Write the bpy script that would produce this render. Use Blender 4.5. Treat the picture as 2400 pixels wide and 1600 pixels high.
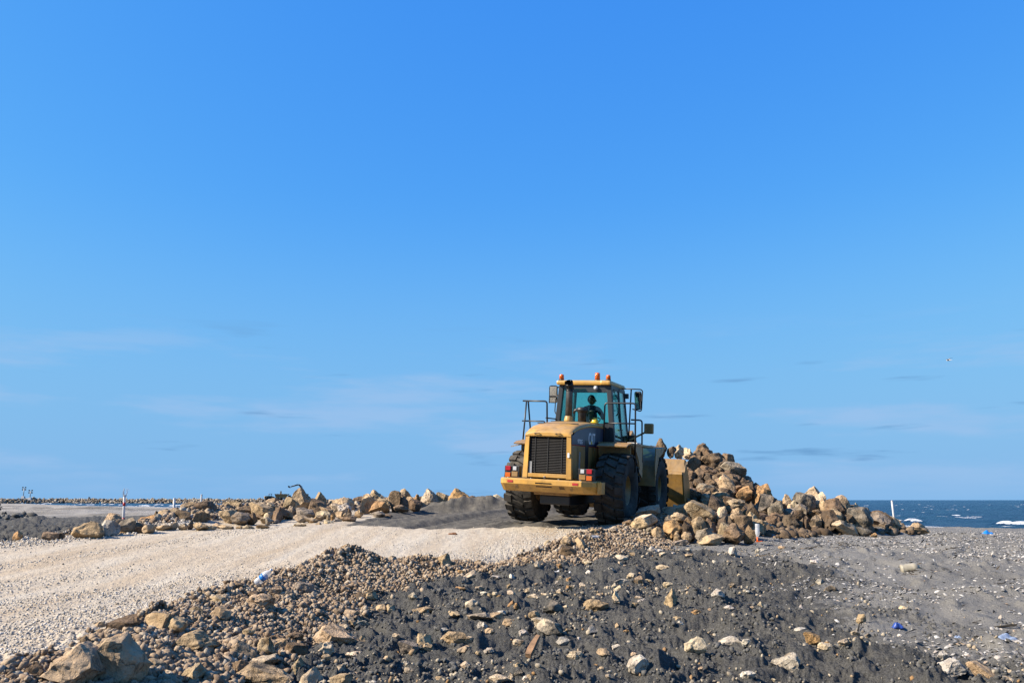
import bpy, bmesh, math, random
import numpy as np
from mathutils import Vector, Matrix, Euler, noise as mnoise

SC = bpy.context.scene
for o in list(bpy.data.objects): bpy.data.objects.remove(o, do_unlink=True)
COL = SC.collection
R = math.radians
random.seed(7); RNG = np.random.default_rng(11)

# ------------------------------------------------------------------ camera, sky, sun, exposure
CAMZ = 2.2                       # eye height above the sea
FPX = 1950.0                     # focal length in pixels of a 2400 px wide picture
PITCH = math.atan(371/FPX)
cam = bpy.data.cameras.new('camera'); camo = bpy.data.objects.new('camera', cam); COL.objects.link(camo)
cam.sensor_width = 36; cam.lens = 36*FPX/2400; cam.clip_end = 40000; cam.clip_start = 0.1
camo.location = (0, 0, CAMZ); camo.rotation_euler = (R(90)+PITCH, 0, 0)
SC.camera = camo
SUN_EL = 35.0; SUN_AZ = 256.0    # compass style: 0 = ahead (+y), 90 = right (+x); the sun stands to the left
sdir = Vector((math.sin(R(SUN_AZ))*math.cos(R(SUN_EL)), math.cos(R(SUN_AZ))*math.cos(R(SUN_EL)), math.sin(R(SUN_EL))))
sun = bpy.data.lights.new('sun', 'SUN'); suno = bpy.data.objects.new('sun', sun); COL.objects.link(suno)
sun.energy = 4.9; sun.angle = R(0.5); sun.color = (1.0, 0.89, 0.74)
suno.rotation_euler = sdir.to_track_quat('Z', 'Y').to_euler(); suno.location = (-40, -10, 40)
W = bpy.data.worlds.new('World'); SC.world = W; W.use_nodes = True
nt = W.node_tree; nt.nodes.clear()
def nd(t, k, **kw):
    n = t.nodes.new(k)
    for a, v in kw.items():
        if a.startswith('i_'): n.inputs[a[2:].replace('_', ' ')].default_value = v
        else: setattr(n, a, v)
    return n
sky = nd(nt, 'ShaderNodeTexSky', sky_type='NISHITA', sun_disc=False)
sky.sun_elevation = R(SUN_EL); sky.sun_rotation = R(SUN_AZ); sky.altitude = 0
sky.air_density = 1.0; sky.dust_density = 0.3; sky.ozone_density = 3.0
# deepen the blue: each channel of the sky follows its own response curve
EXPO = 1.35; GAIN = 10/2**EXPO
sc_ = nd(nt, 'ShaderNodeSeparateColor'); cc_ = nd(nt, 'ShaderNodeCombineColor'); nt.links.new(sky.outputs[0], sc_.inputs[0])
for i, (ga, gb) in enumerate(((0.92, 1.15), (0.965, 0.635), (1.035, 0.127))):
    k0 = nd(nt, 'ShaderNodeMath', operation='MULTIPLY'); k0.inputs[1].default_value = 0.1; nt.links.new(sc_.outputs[i], k0.inputs[0])
    k1 = nd(nt, 'ShaderNodeMath', operation='POWER'); k1.inputs[1].default_value = gb; nt.links.new(k0.outputs[0], k1.inputs[0])
    k2 = nd(nt, 'ShaderNodeMath', operation='MULTIPLY'); k2.inputs[1].default_value = ga*GAIN; nt.links.new(k1.outputs[0], k2.inputs[0]); nt.links.new(k2.outputs[0], cc_.inputs[i])
tc = nd(nt, 'ShaderNodeTexCoord')
sep = nd(nt, 'ShaderNodeSeparateXYZ'); nt.links.new(tc.outputs['Generated'], sep.inputs[0])
mp = nd(nt, 'ShaderNodeMapping'); mp.inputs['Scale'].default_value = (2.6, 2.6, 17.0); nt.links.new(tc.outputs['Generated'], mp.inputs['Vector'])
cn = nd(nt, 'ShaderNodeTexNoise'); cn.inputs['Scale'].default_value = 1.3; cn.inputs['Detail'].default_value = 6; cn.inputs['Roughness'].default_value = 0.55
nt.links.new(mp.outputs[0], cn.inputs['Vector'])
cr = nd(nt, 'ShaderNodeMapRange', interpolation_type='SMOOTHSTEP'); cr.inputs['From Min'].default_value = 0.50; cr.inputs['From Max'].default_value = 0.68
nt.links.new(cn.outputs['Fac'], cr.inputs['Value'])
band = nd(nt, 'ShaderNodeMapRange', interpolation_type='SMOOTHSTEP'); band.inputs['From Min'].default_value = 0.22; band.inputs['From Max'].default_value = 0.13
nt.links.new(sep.outputs['Z'], band.inputs['Value'])
low = nd(nt, 'ShaderNodeMapRange', interpolation_type='SMOOTHSTEP'); low.inputs['From Min'].default_value = -0.02; low.inputs['From Max'].default_value = 0.05
nt.links.new(sep.outputs['Z'], low.inputs['Value'])
m1 = nd(nt, 'ShaderNodeMath', operation='MULTIPLY'); nt.links.new(cr.outputs[0], m1.inputs[0]); nt.links.new(band.outputs[0], m1.inputs[1])
m2 = nd(nt, 'ShaderNodeMath', operation='MULTIPLY'); nt.links.new(m1.outputs[0], m2.inputs[0]); nt.links.new(low.outputs[0], m2.inputs[1])
m3 = nd(nt, 'ShaderNodeMath', operation='MULTIPLY'); nt.links.new(m2.outputs[0], m3.inputs[0]); m3.inputs[1].default_value = 0.62
cloud = nd(nt, 'ShaderNodeMix', data_type='RGBA')
cloud.inputs['B'].default_value = (0.36*GAIN, 0.55*GAIN, 0.84*GAIN, 1)
# small grey streaks
mpb = nd(nt, 'ShaderNodeMapping'); mpb.inputs['Scale'].default_value = (4.2, 4.2, 42.0); mpb.inputs['Location'].default_value = (5.4, 2.7, 0.6); nt.links.new(tc.outputs['Generated'], mpb.inputs['Vector'])
cnb = nd(nt, 'ShaderNodeTexNoise'); cnb.inputs['Scale'].default_value = 1.6; cnb.inputs['Detail'].default_value = 4
nt.links.new(mpb.outputs[0], cnb.inputs['Vector'])
crb = nd(nt, 'ShaderNodeMapRange', interpolation_type='SMOOTHSTEP'); crb.inputs['From Min'].default_value = 0.625; crb.inputs['From Max'].default_value = 0.79
nt.links.new(cnb.outputs['Fac'], crb.inputs['Value'])
m4 = nd(nt, 'ShaderNodeMath', operation='MULTIPLY'); nt.links.new(crb.outputs[0], m4.inputs[0]); nt.links.new(band.outputs[0], m4.inputs[1])
m5 = nd(nt, 'ShaderNodeMath', operation='MULTIPLY'); nt.links.new(m4.outputs[0], m5.inputs[0]); m5.inputs[1].default_value = 0.95
cloudb = nd(nt, 'ShaderNodeMix', data_type='RGBA'); cloudb.inputs['B'].default_value = (0.145*GAIN, 0.34*GAIN, 0.62*GAIN, 1)
bg = nd(nt, 'ShaderNodeBackground'); bg.inputs['Strength'].default_value = 0.10
wo = nd(nt, 'ShaderNodeOutputWorld')
hz = nd(nt, 'ShaderNodeMix', data_type='RGBA'); hz.inputs['B'].default_value = (0.205*GAIN, 0.462*GAIN, 0.80*GAIN, 1)
hzf = nd(nt, 'ShaderNodeMapRange', interpolation_type='SMOOTHSTEP'); hzf.inputs['From Min'].default_value = 0.36; hzf.inputs['From Max'].default_value = 0.0; hzf.inputs['To Max'].default_value = 0.9
nt.links.new(sep.outputs['Z'], hzf.inputs['Value']); nt.links.new(hzf.outputs[0], hz.inputs['Factor']); nt.links.new(cc_.outputs[0], hz.inputs['A'])
nt.links.new(hz.outputs['Result'], cloud.inputs['A']); nt.links.new(m3.outputs[0], cloud.inputs['Factor'])
nt.links.new(cloud.outputs['Result'], cloudb.inputs['A']); nt.links.new(m5.outputs[0], cloudb.inputs['Factor'])
nt.links.new(cloudb.outputs['Result'], bg.inputs['Color']); nt.links.new(bg.outputs[0], wo.inputs['Surface'])
SC.view_settings.view_transform = 'Standard'; SC.view_settings.look = 'None'
SC.view_settings.exposure = EXPO; SC.view_settings.gamma = 1.0; SC.view_settings.use_curve_mapping = False
SC.render.engine = 'CYCLES'
SC.cycles.max_bounces = 8; SC.cycles.transparent_max_bounces = 16

# ------------------------------------------------------------------ helpers
cp, sp = math.cos(PITCH), math.sin(PITCH)
def ray(u, v):
    X = (u-1200)/FPX; Y = (800-v)/FPX
    return np.array((X, cp - Y*sp, sp + Y*cp))
def P(u, v, d):                  # the point at depth d (metres ahead) seen at a place of the photograph
    r = ray(u, v); t = d/r[1]
    return Vector((r[0]*t, d, CAMZ + r[2]*t))
def proj(p):
    x, y, z = p[0], p[1], p[2]-CAMZ
    f = y*cp + z*sp; w = -y*sp + z*cp
    return 1200 + FPX*x/f, 800 - FPX*w/f
def tag(o, label=None, cat=None, group=None, kind=None):
    if label: o['label'] = label
    if cat: o['category'] = cat
    if group: o['group'] = group
    if kind: o['kind'] = kind
    return o
def link(o, parent=None):
    COL.objects.link(o)
    if parent is not None: o.parent = parent
    return o
def empty(name, loc=(0,0,0), rot=(0,0,0)):
    o = bpy.data.objects.new(name, None); o.empty_display_size = 0.2
    o.location = loc; o.rotation_euler = rot; COL.objects.link(o); return o
def mesh_np(name, V, F, smooth=True):
    """V (n,3) array, F (m,k) int array of equal sized faces"""
    V = np.asarray(V, dtype=np.float32); F = np.asarray(F, dtype=np.int32)
    me = bpy.data.meshes.new(name); m, k = F.shape
    me.vertices.add(len(V)); me.vertices.foreach_set('co', V.ravel())
    me.loops.add(m*k); me.loops.foreach_set('vertex_index', F.ravel())
    me.polygons.add(m); me.polygons.foreach_set('loop_start', np.arange(m, dtype=np.int32)*k)
    me.polygons.foreach_set('use_smooth', np.full(m, smooth, dtype=bool))
    me.update(calc_edges=True); me.validate(); return me
def set_attr(me, name, vals):
    a = me.attributes.new(name, 'FLOAT', 'POINT'); a.data.foreach_set('value', np.asarray(vals, dtype=np.float32))
def obj(name, me, mat=None, parent=None):
    if isinstance(me, bmesh.types.BMesh):
        bm = me; me = bpy.data.meshes.new(name); bm.normal_update(); bm.to_mesh(me); bm.free()
    if mat and not me.materials: me.materials.append(mat)
    o = bpy.data.objects.new(name, me); return link(o, parent)

# ------------------------------------------------------------------ materials
def new_mat(name):
    m = bpy.data.materials.new(name); m.use_nodes = True
    t = m.node_tree; b = t.nodes['Principled BSDF']; return m, t, b
def noise_node(t, scale, detail=5, rough=0.6, vec=None, dist=0.0):
    n = nd(t, 'ShaderNodeTexNoise'); n.inputs['Scale'].default_value = scale; n.inputs['Detail'].default_value = detail
    n.inputs['Roughness'].default_value = rough; n.inputs['Distortion'].default_value = dist
    if vec is not None: t.links.new(vec, n.inputs['Vector'])
    return n
def ramp(t, val, stops):
    r = nd(t, 'ShaderNodeValToRGB'); e = r.color_ramp.elements
    while len(e) < len(stops): e.new(0.5)
    for el, (p, c) in zip(e, stops): el.position = p; el.color = (c, c, c, 1) if not hasattr(c, '__len__') else (*c, 1)
    t.links.new(val, r.inputs['Fac']); return r
def mixc(t, fac, a, b, mode='MIX'):
    m = nd(t, 'ShaderNodeMix', data_type='RGBA', blend_type=mode)
    for k, v in (('Factor', fac), ('A', a), ('B', b)):
        if hasattr(v, 'is_output') or isinstance(v, bpy.types.NodeSocket): t.links.new(v, m.inputs[k])
        elif k == 'Factor': m.inputs[k].default_value = v
        else: m.inputs[k].default_value = (*v, 1)
    return m.outputs['Result']
def bump(t, b, h, strength, dist, prev=None):
    n = nd(t, 'ShaderNodeBump'); n.inputs['Strength'].default_value = strength; n.inputs['Distance'].default_value = dist
    t.links.new(h, n.inputs['Height'])
    if prev is not None: t.links.new(prev, n.inputs['Normal'])
    t.links.new(n.outputs[0], b.inputs['Normal']); return n.outputs[0]
def attr(t, name):
    a = nd(t, 'ShaderNodeAttribute'); a.attribute_name = name; return a.outputs['Fac']

def simple(name, col, rough=0.6, metal=0.0, var=0.12, scale=6.0, bumps=0.0, dust=None, dustamt=0.0, spec=0.5):
    m, t, b = new_mat(name)
    tcn = nd(t, 'ShaderNodeTexCoord'); n = noise_node(t, scale, 6, 0.65, tcn.outputs['Object'])
    r = ramp(t, n.outputs['Fac'], [(0.3, 1-var*1.6), (0.7, 1+var*0.6)])
    c = mixc(t, 1.0, col, r.outputs[0], 'MULTIPLY')
    if dust:
        n2 = noise_node(t, scale*0.6, 7, 0.7, tcn.outputs['Object'])
        r2 = ramp(t, n2.outputs['Fac'], [(0.35, 0.0), (0.75, dustamt*1.6)])
        g = nd(t, 'ShaderNodeNewGeometry'); s = nd(t, 'ShaderNodeSeparateXYZ'); t.links.new(g.outputs['Normal'], s.inputs[0])
        up = nd(t, 'ShaderNodeMapRange'); up.inputs['From Min'].default_value = -0.2; up.inputs['From Max'].default_value = 1.0
        up.inputs['To Min'].default_value = 0.35; up.inputs['To Max'].default_value = 1.3; t.links.new(s.outputs['Z'], up.inputs['Value'])
        mm = nd(t, 'ShaderNodeMath', operation='MULTIPLY', use_clamp=True); t.links.new(r2.outputs[0], mm.inputs[0]); t.links.new(up.outputs[0], mm.inputs[1])
        c = mixc(t, mm.outputs[0], c, dust)
        mps = nd(t, 'ShaderNodeMapping'); mps.inputs['Scale'].default_value = (9, 9, 1.3); t.links.new(tcn.outputs['Object'], mps.inputs['Vector'])
        n3 = noise_node(t, 1.0, 6, 0.7, mps.outputs[0]); c = mixc(t, 1.0, c, ramp(t, n3.outputs['Fac'], [(0.30, 0.62), (0.48, 1.0), (0.7, 1.04)]).outputs[0], 'MULTIPLY')
    t.links.new(c, b.inputs['Base Color'])
    b.inputs['Roughness'].default_value = rough; b.inputs['Metallic'].default_value = metal
    b.inputs['Specular IOR Level'].default_value = spec
    if bumps: bump(t, b, n.outputs['Fac'], bumps, 0.02)
    return m

DUST = (0.30, 0.235, 0.165)
M = {}
M['yellow'] = simple('yellow_paint', (0.60, 0.315, 0.045), 0.42, 0, 0.22, 2.2, 0.0, DUST, 0.42)
M['yellow_worn_shade'] = simple('worn_shade_yellow_paint', (0.34, 0.18, 0.035), 0.5, 0, 0.25, 4.0, 0.05, DUST, 0.5)  # worn paint; on side panels and front fenders it is painted-in shade
M['black'] = simple('black_paint', (0.009, 0.009, 0.011), 0.45, 0, 0.2, 8.0, 0.0, DUST, 0.03)
M['frame'] = simple('cab_frame_paint', (0.009, 0.012, 0.017), 0.45, 0, 0.1, 5.0, 0.0, DUST, 0.02)
M['navy'] = simple('navy_band', (0.018, 0.026, 0.065), 0.4, 0, 0.1, 5.0, 0.0, DUST, 0.06)
M['dark'] = simple('dark_recess', (0.008, 0.008, 0.009), 0.8, 0, 0.2)
M['grille'] = simple('black_grille', (0.008, 0.008, 0.009), 0.6, 0, 0.2, 20, 0.0, DUST, 0.025)
M['rubber'] = simple('dusty_tyre_rubber', (0.030, 0.028, 0.026), 0.9, 0, 0.3, 7.0, 0.3, (0.125, 0.11, 0.09), 0.75, 0.2)
M['pipe'] = simple('exhaust_steel', (0.12, 0.115, 0.11), 0.5, 0.6, 0.3, 9.0)
M['amber'] = simple('amber_lens', (0.55, 0.12, 0.01), 0.18, 0, 0.05)
M['redlens'] = simple('red_lens', (0.36, 0.012, 0.016), 0.2, 0, 0.05)
M['beacon'] = simple('orange_beacon_lens', (0.72, 0.13, 0.01), 0.15, 0, 0.12, 25)
M['whitelens'] = simple('white_lens', (0.5, 0.51, 0.53), 0.2, 0, 0.05)
M['white'] = simple('white_plastic', (0.62, 0.62, 0.63), 0.45, 0, 0.06, 10, 0.0, DUST, 0.10)
M['red'] = simple('red_tape', (0.40, 0.012, 0.014), 0.5, 0, 0.1)
M['mirror'] = simple('mirror_glass', (0.55, 0.58, 0.56), 0.04, 1.0, 0.0)
M['hat'] = simple('yellow_plastic', (0.85, 0.52, 0.01), 0.35, 0, 0.08)
M['seat'] = simple('seat_fabric', (0.02, 0.022, 0.026), 0.9, 0, 0.2)
M['cloth'] = simple('dark_blue_cloth', (0.03, 0.05, 0.10), 0.9, 0, 0.2, 30)
M['skin'] = simple('skin', (0.22, 0.11, 0.07), 0.6, 0, 0.1)
M['hair'] = simple('hair', (0.012, 0.010, 0.009), 0.8, 0, 0.1)
M['grey'] = simple('grey_metal', (0.30, 0.31, 0.32), 0.5, 0.3, 0.2, 8, 0.0, DUST, 0.3)
M['letter'] = simple('white_lettering', (0.72, 0.73, 0.74), 0.5, 0, 0.05)
M['wood'] = simple('weathered_wood', (0.30, 0.17, 0.085), 0.85, 0, 0.35, 14, 0.5)
M['blue'] = simple('blue_plastic', (0.015, 0.20, 0.62), 0.4, 0, 0.15, 20)
M['navyplastic'] = simple('dark_blue_plastic', (0.03, 0.07, 0.30), 0.4, 0, 0.15, 20)
M['jug'] = simple('beige_plastic', (0.36, 0.32, 0.24), 0.55, 0, 0.2, 12, 0.2)
M['rust'] = simple('rust_brown_scrap', (0.20, 0.085, 0.03), 0.85, 0, 0.3, 30)
def glass_mat(name, tint, refl=0.08, rough=0.02):
    m, t, b = new_mat(name); t.nodes.remove(b)
    tr = nd(t, 'ShaderNodeBsdfTransparent'); tr.inputs[0].default_value = (*tint, 1)
    gl = nd(t, 'ShaderNodeBsdfGlossy'); gl.inputs['Roughness'].default_value = rough
    lw = nd(t, 'ShaderNodeLayerWeight'); lw.inputs['Blend'].default_value = 0.25
    mr = nd(t, 'ShaderNodeMapRange'); mr.inputs['To Min'].default_value = refl; mr.inputs['To Max'].default_value = 0.75; t.links.new(lw.outputs['Fresnel'], mr.inputs['Value'])
    mx = nd(t, 'ShaderNodeMixShader'); t.links.new(mr.outputs[0], mx.inputs[0]); t.links.new(tr.outputs[0], mx.inputs[1]); t.links.new(gl.outputs[0], mx.inputs[2])
    t.links.new(mx.outputs[0], t.nodes['Material Output'].inputs['Surface']); return m
M['glass'] = glass_mat('tinted_cab_glass', (0.66, 0.90, 0.84), 0.03)
M['bottle'] = glass_mat('clear_bottle_plastic', (0.86, 0.90, 0.95), 0.16, 0.15)
def film_mat(name, col, alpha):
    m, t, b = new_mat(name); b.inputs['Base Color'].default_value = (*col, 1); b.inputs['Roughness'].default_value = 0.3
    b.inputs['Alpha'].default_value = alpha; return m
M['film'] = film_mat('pale_blue_film', (0.42, 0.52, 0.70), 0.42)
M['bottlewall'] = film_mat('cloudy_bottle_plastic', (0.78, 0.79, 0.82), 0.5)

# rock: colour comes from the object's own colour, alpha is how much sand clings to it
def rock_mat():
    m, t, b = new_mat('limestone'); oi = nd(t, 'ShaderNodeObjectInfo'); tcn = nd(t, 'ShaderNodeTexCoord')
    g = nd(t, 'ShaderNodeNewGeometry')
    rv = nd(t, 'ShaderNodeVectorMath', operation='ADD'); t.links.new(g.outputs['Position'], rv.inputs[0]); t.links.new(oi.outputs['Random'], rv.inputs[1])
    n1 = noise_node(t, 2.3, 8, 0.65, rv.outputs[0]); n2 = noise_node(t, 14, 6, 0.7, rv.outputs[0]); n3 = noise_node(t, 5.0, 5, 0.6, rv.outputs[0], 0.6)
    r1 = ramp(t, n1.outputs['Fac'], [(0.3, 0.55), (0.5, 1.0), (0.72, 1.28)])
    r2 = ramp(t, n2.outputs['Fac'], [(0.3, 0.72), (0.6, 1.12)])
    c = mixc(t, 1.0, oi.outputs['Color'], r1.outputs[0], 'MULTIPLY'); c = mixc(t, 0.8, c, r2.outputs[0], 'MULTIPLY')
    r3 = ramp(t, n3.outputs['Fac'], [(0.55, 0.0), (0.70, 0.55)])
    c = mixc(t, r3.outputs[0], c, (0.24, 0.135, 0.055))
    # cracks and bedding lines
    dv = nd(t, 'ShaderNodeVectorMath', operation='MULTIPLY_ADD'); t.links.new(n3.outputs['Color'], dv.inputs[0]); dv.inputs[1].default_value = (0.5, 0.5, 0.5); t.links.new(rv.outputs[0], dv.inputs[2])
    ve = nd(t, 'ShaderNodeTexVoronoi', feature='DISTANCE_TO_EDGE'); ve.inputs['Scale'].default_value = 2.6; t.links.new(dv.outputs[0], ve.inputs['Vector'])
    rc = ramp(t, ve.outputs['Distance'], [(0.0, 0.42), (0.035, 0.95), (0.06, 1.0)]); c = mixc(t, 0.85, c, rc.outputs[0], 'MULTIPLY')
    # grey sand sticking
    ra = nd(t, 'ShaderNodeMath', operation='SUBTRACT'); ra.inputs[0].default_value = 1.0; t.links.new(oi.outputs['Alpha'], ra.inputs[1])
    n4 = noise_node(t, 3.5, 7, 0.7, rv.outputs[0])
    ad = nd(t, 'ShaderNodeMath', operation='ADD'); t.links.new(ra.outputs[0], ad.inputs[0]); t.links.new(n4.outputs['Fac'], ad.inputs[1])
    ms = nd(t, 'ShaderNodeMapRange', interpolation_type='SMOOTHSTEP'); ms.inputs['From Min'].default_value = 0.72; ms.inputs['From Max'].default_value = 0.95; t.links.new(ad.outputs[0], ms.inputs['Value'])
    c = mixc(t, ms.outputs[0], c, (0.048, 0.046, 0.042))
    t.links.new(c, b.inputs['Base Color']); b.inputs['Roughness'].default_value = 0.92; b.inputs['Specular IOR Level'].default_value = 0.15
    vor = nd(t, 'ShaderNodeTexVoronoi'); vor.inputs['Scale'].default_value = 9; t.links.new(rv.outputs[0], vor.inputs['Vector'])
    p = bump(t, b, n1.outputs['Fac'], 0.9, 0.13); p = bump(t, b, rc.outputs[0], 0.5, 0.04, p); p = bump(t, b, vor.outputs['Distance'], 0.35, 0.03, p); bump(t, b, n2.outputs['Fac'], 0.8, 0.035, p)
    return m
M['rock'] = rock_mat()
def island_mat(name, stops, rough=0.9, bumps=0.5, scale=60):
    m, t, b = new_mat(name); g = nd(t, 'ShaderNodeNewGeometry')
    r = ramp(t, g.outputs['Random Per Island'], stops)
    n = noise_node(t, scale, 4, 0.6, g.outputs['Position']); r2 = ramp(t, n.outputs['Fac'], [(0.3, 0.75), (0.7, 1.15)])
    t.links.new(mixc(t, 1.0, r.outputs[0], r2.outputs[0], 'MULTIPLY'), b.inputs['Base Color'])
    b.inputs['Roughness'].default_value = rough; b.inputs['Specular IOR Level'].default_value = 0.2
    if bumps: bump(t, b, n.outputs['Fac'], bumps, 0.01)
    return m
M['gravel_tan'] = island_mat('tan_gravel', [(0, (0.19, 0.13, 0.085)), (0.4, (0.285, 0.208, 0.14)), (0.75, (0.36, 0.272, 0.185)), (1, (0.42, 0.355, 0.27))])
M['gravel_pale'] = island_mat('pale_gravel', [(0, (0.30, 0.25, 0.19)), (0.4, (0.49, 0.435, 0.36)), (0.8, (0.62, 0.57, 0.50)), (1, (0.36, 0.31, 0.25))])
M['shell'] = island_mat('shell', [(0, (0.20, 0.19, 0.175)), (0.45, (0.33, 0.31, 0.285)), (0.85, (0.50, 0.475, 0.44)), (1, (0.28, 0.20, 0.13))], 0.6, 0.0)
M['pebble_mix'] = island_mat('mixed_pebbles', [(0, (0.18, 0.15, 0.115)), (0.4, (0.33, 0.28, 0.21)), (0.8, (0.40, 0.34, 0.25)), (1, (0.27, 0.155, 0.065))])
M['clod'] = island_mat('dark_sand_clods', [(0, (0.068, 0.066, 0.062)), (1, (0.13, 0.126, 0.118))], 1.0, 0.6, 40)
M['soil_shade_rubble'] = island_mat('brown_soil_shade_rubble', [(0, (0.075, 0.052, 0.034)), (0.5, (0.13, 0.092, 0.06)), (1, (0.22, 0.16, 0.105))], 0.95, 0.8, 25)  # earth brown, made darker to paint shade into the gaps of the pile
M['weed'] = island_mat('dry_seaweed', [(0, (0.02, 0.018, 0.014)), (0.8, (0.05, 0.04, 0.028)), (1, (0.16, 0.11, 0.06))], 0.9, 0)
M['rubble'] = island_mat('far_riprap', [(0, (0.18, 0.145, 0.11)), (0.5, (0.34, 0.275, 0.20)), (1, (0.48, 0.41, 0.32))], 0.95, 0)

def ground_mat(name, kind):
    m, t, b = new_mat(name); g = nd(t, 'ShaderNodeNewGeometry'); pos = g.outputs['Position']
    b.inputs['Roughness'].default_value = 0.97; b.inputs['Specular IOR Level'].default_value = 0.1
    big = noise_node(t, 0.7, 6, 0.6, pos); mid = noise_node(t, 5, 7, 0.7, pos); fine = noise_node(t, 42, 6, 0.7, pos)
    if kind == 'road':
        mpn = nd(t, 'ShaderNodeMapping'); mpn.inputs['Rotation'].default_value = (0, 0, R(23)); mpn.inputs['Scale'].default_value = (1.6, 0.16, 1); t.links.new(pos, mpn.inputs['Vector'])
        trk = noise_node(t, 1.0, 5, 0.6, mpn.outputs[0])
        c = mixc(t, ramp(t, trk.outputs['Fac'], [(0.35, 0.0), (0.65, 1.0)]).outputs[0], (0.52, 0.46, 0.375), (0.43, 0.345, 0.25))
        vor = nd(t, 'ShaderNodeTexVoronoi'); vor.inputs['Scale'].default_value = 34; t.links.new(pos, vor.inputs['Vector'])
        bw = nd(t, 'ShaderNodeSeparateColor'); t.links.new(vor.outputs['Color'], bw.inputs[0])
        c = mixc(t, 0.45, c, ramp(t, bw.outputs[0], [(0.0, 0.62), (0.6, 1.0), (1.0, 1.2)]).outputs[0], 'MULTIPLY')
        c = mixc(t, 0.6, c, ramp(t, mid.outputs['Fac'], [(0.3, 0.78), (0.7, 1.12)]).outputs[0], 'MULTIPLY')
        dk = attr(t, 'dark')
        n5 = noise_node(t, 1.6, 6, 0.7, pos)
        ad = nd(t, 'ShaderNodeMath', operation='ADD'); t.links.new(dk, ad.inputs[0]); t.links.new(n5.outputs['Fac'], ad.inputs[1])
        ms = nd(t, 'ShaderNodeMapRange', interpolation_type='SMOOTHSTEP'); ms.inputs['From Min'].default_value = 0.93; ms.inputs['From Max'].default_value = 1.12; t.links.new(ad.outputs[0], ms.inputs['Value'])
        dc = mixc(t, ramp(t, mid.outputs['Fac'], [(0.4, 0.0), (0.65, 1.0)]).outputs[0], (0.085, 0.079, 0.070), (0.15, 0.136, 0.115))
        c = mixc(t, ms.outputs[0], c, dc)
        t.links.new(c, b.inputs['Base Color'])
        p = bump(t, b, vor.outputs['Distance'], 0.55, 0.02); bump(t, b, fine.outputs['Fac'], 0.5, 0.012, p)
    else:
        dk = attr(t, 'dark'); tn = attr(t, 'tan')
        ad = nd(t, 'ShaderNodeMath', operation='ADD'); t.links.new(dk, ad.inputs[0]); t.links.new(mid.outputs['Fac'], ad.inputs[1])
        ms = nd(t, 'ShaderNodeMapRange', interpolation_type='SMOOTHSTEP'); ms.inputs['From Min'].default_value = 0.82; ms.inputs['From Max'].default_value = 1.18; t.links.new(ad.outputs[0], ms.inputs['Value'])
        lightc = mixc(t, ramp(t, big.outputs['Fac'], [(0.3, 0.0), (0.7, 1.0)]).outputs[0], (0.195, 0.187, 0.174), (0.265, 0.254, 0.236))
        mpf = nd(t, 'ShaderNodeMapping'); mpf.inputs['Scale'].default_value = (0.12, 0.035, 0.1); t.links.new(pos, mpf.inputs['Vector'])
        farn = noise_node(t, 1.0, 7, 0.7, mpf.outputs[0])
        lightc = mixc(t, attr(t, 'pale'), lightc, mixc(t, ramp(t, farn.outputs['Fac'], [(0.36, 0.0), (0.56, 1.0)]).outputs[0], (0.15, 0.135, 0.115), (0.36, 0.335, 0.30)))
        darkc = mixc(t, ramp(t, fine.outputs['Fac'], [(0.35, 0.0), (0.68, 1.0)]).outputs[0], (0.072, 0.070, 0.065), (0.148, 0.143, 0.133))
        c = mixc(t, ms.outputs[0], lightc, darkc)
        ad2 = nd(t, 'ShaderNodeMath', operation='ADD'); t.links.new(tn, ad2.inputs[0]); t.links.new(mid.outputs['Fac'], ad2.inputs[1])
        ms2 = nd(t, 'ShaderNodeMapRange', interpolation_type='SMOOTHSTEP'); ms2.inputs['From Min'].default_value = 0.85; ms2.inputs['From Max'].default_value = 1.15; t.links.new(ad2.outputs[0], ms2.inputs['Value'])
        c = mixc(t, ms2.outputs[0], c, mixc(t, fine.outputs['Fac'], (0.13, 0.09, 0.058), (0.22, 0.16, 0.105)))
        c = mixc(t, 0.5, c, ramp(t, fine.outputs['Fac'], [(0.3, 0.7), (0.7, 1.25)]).outputs[0], 'MULTIPLY')
        t.links.new(c, b.inputs['Base Color'])
        p = bump(t, b, mid.outputs['Fac'], 0.6, 0.06); bump(t, b, fine.outputs['Fac'], 1.0, 0.045, p)
    return m
M['road'] = ground_mat('pale_gravel_road', 'road'); M['sand'] = ground_mat('grey_sand', 'sand')

# ------------------------------------------------------------------ noise for the terrain
_p = np.random.default_rng(5).permutation(512).astype(np.int64); _p = np.concatenate([_p, _p, _p])
_ga = np.random.default_rng(6).uniform(0, 2*np.pi, 512); _gx, _gy = np.cos(_ga), np.sin(_ga)
def perlin(x, y, s=0):
    x = np.asarray(x, float) + s*17.31; y = np.asarray(y, float) + s*9.77
    xi = np.floor(x).astype(np.int64); yi = np.floor(y).astype(np.int64); xf = x-xi; yf = y-yi; xi &= 511; yi &= 511
    u = xf*xf*xf*(xf*(xf*6-15)+10); v = yf*yf*yf*(yf*(yf*6-15)+10)
    def g(ix, iy, fx, fy):
        h = _p[_p[ix & 511] + (iy & 511)] & 511; return _gx[h]*fx + _gy[h]*fy
    a = g(xi, yi, xf, yf); b = g(xi+1, yi, xf-1, yf); c = g(xi, yi+1, xf, yf-1); d = g(xi+1, yi+1, xf-1, yf-1)
    return 1.5*((a+u*(b-a)) + v*((c+u*(d-c)) - (a+u*(b-a))))
def sm(a, b, x):
    t = np.clip((x-a)/(b-a), 0, 1); return t*t*(3-2*t)

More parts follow.
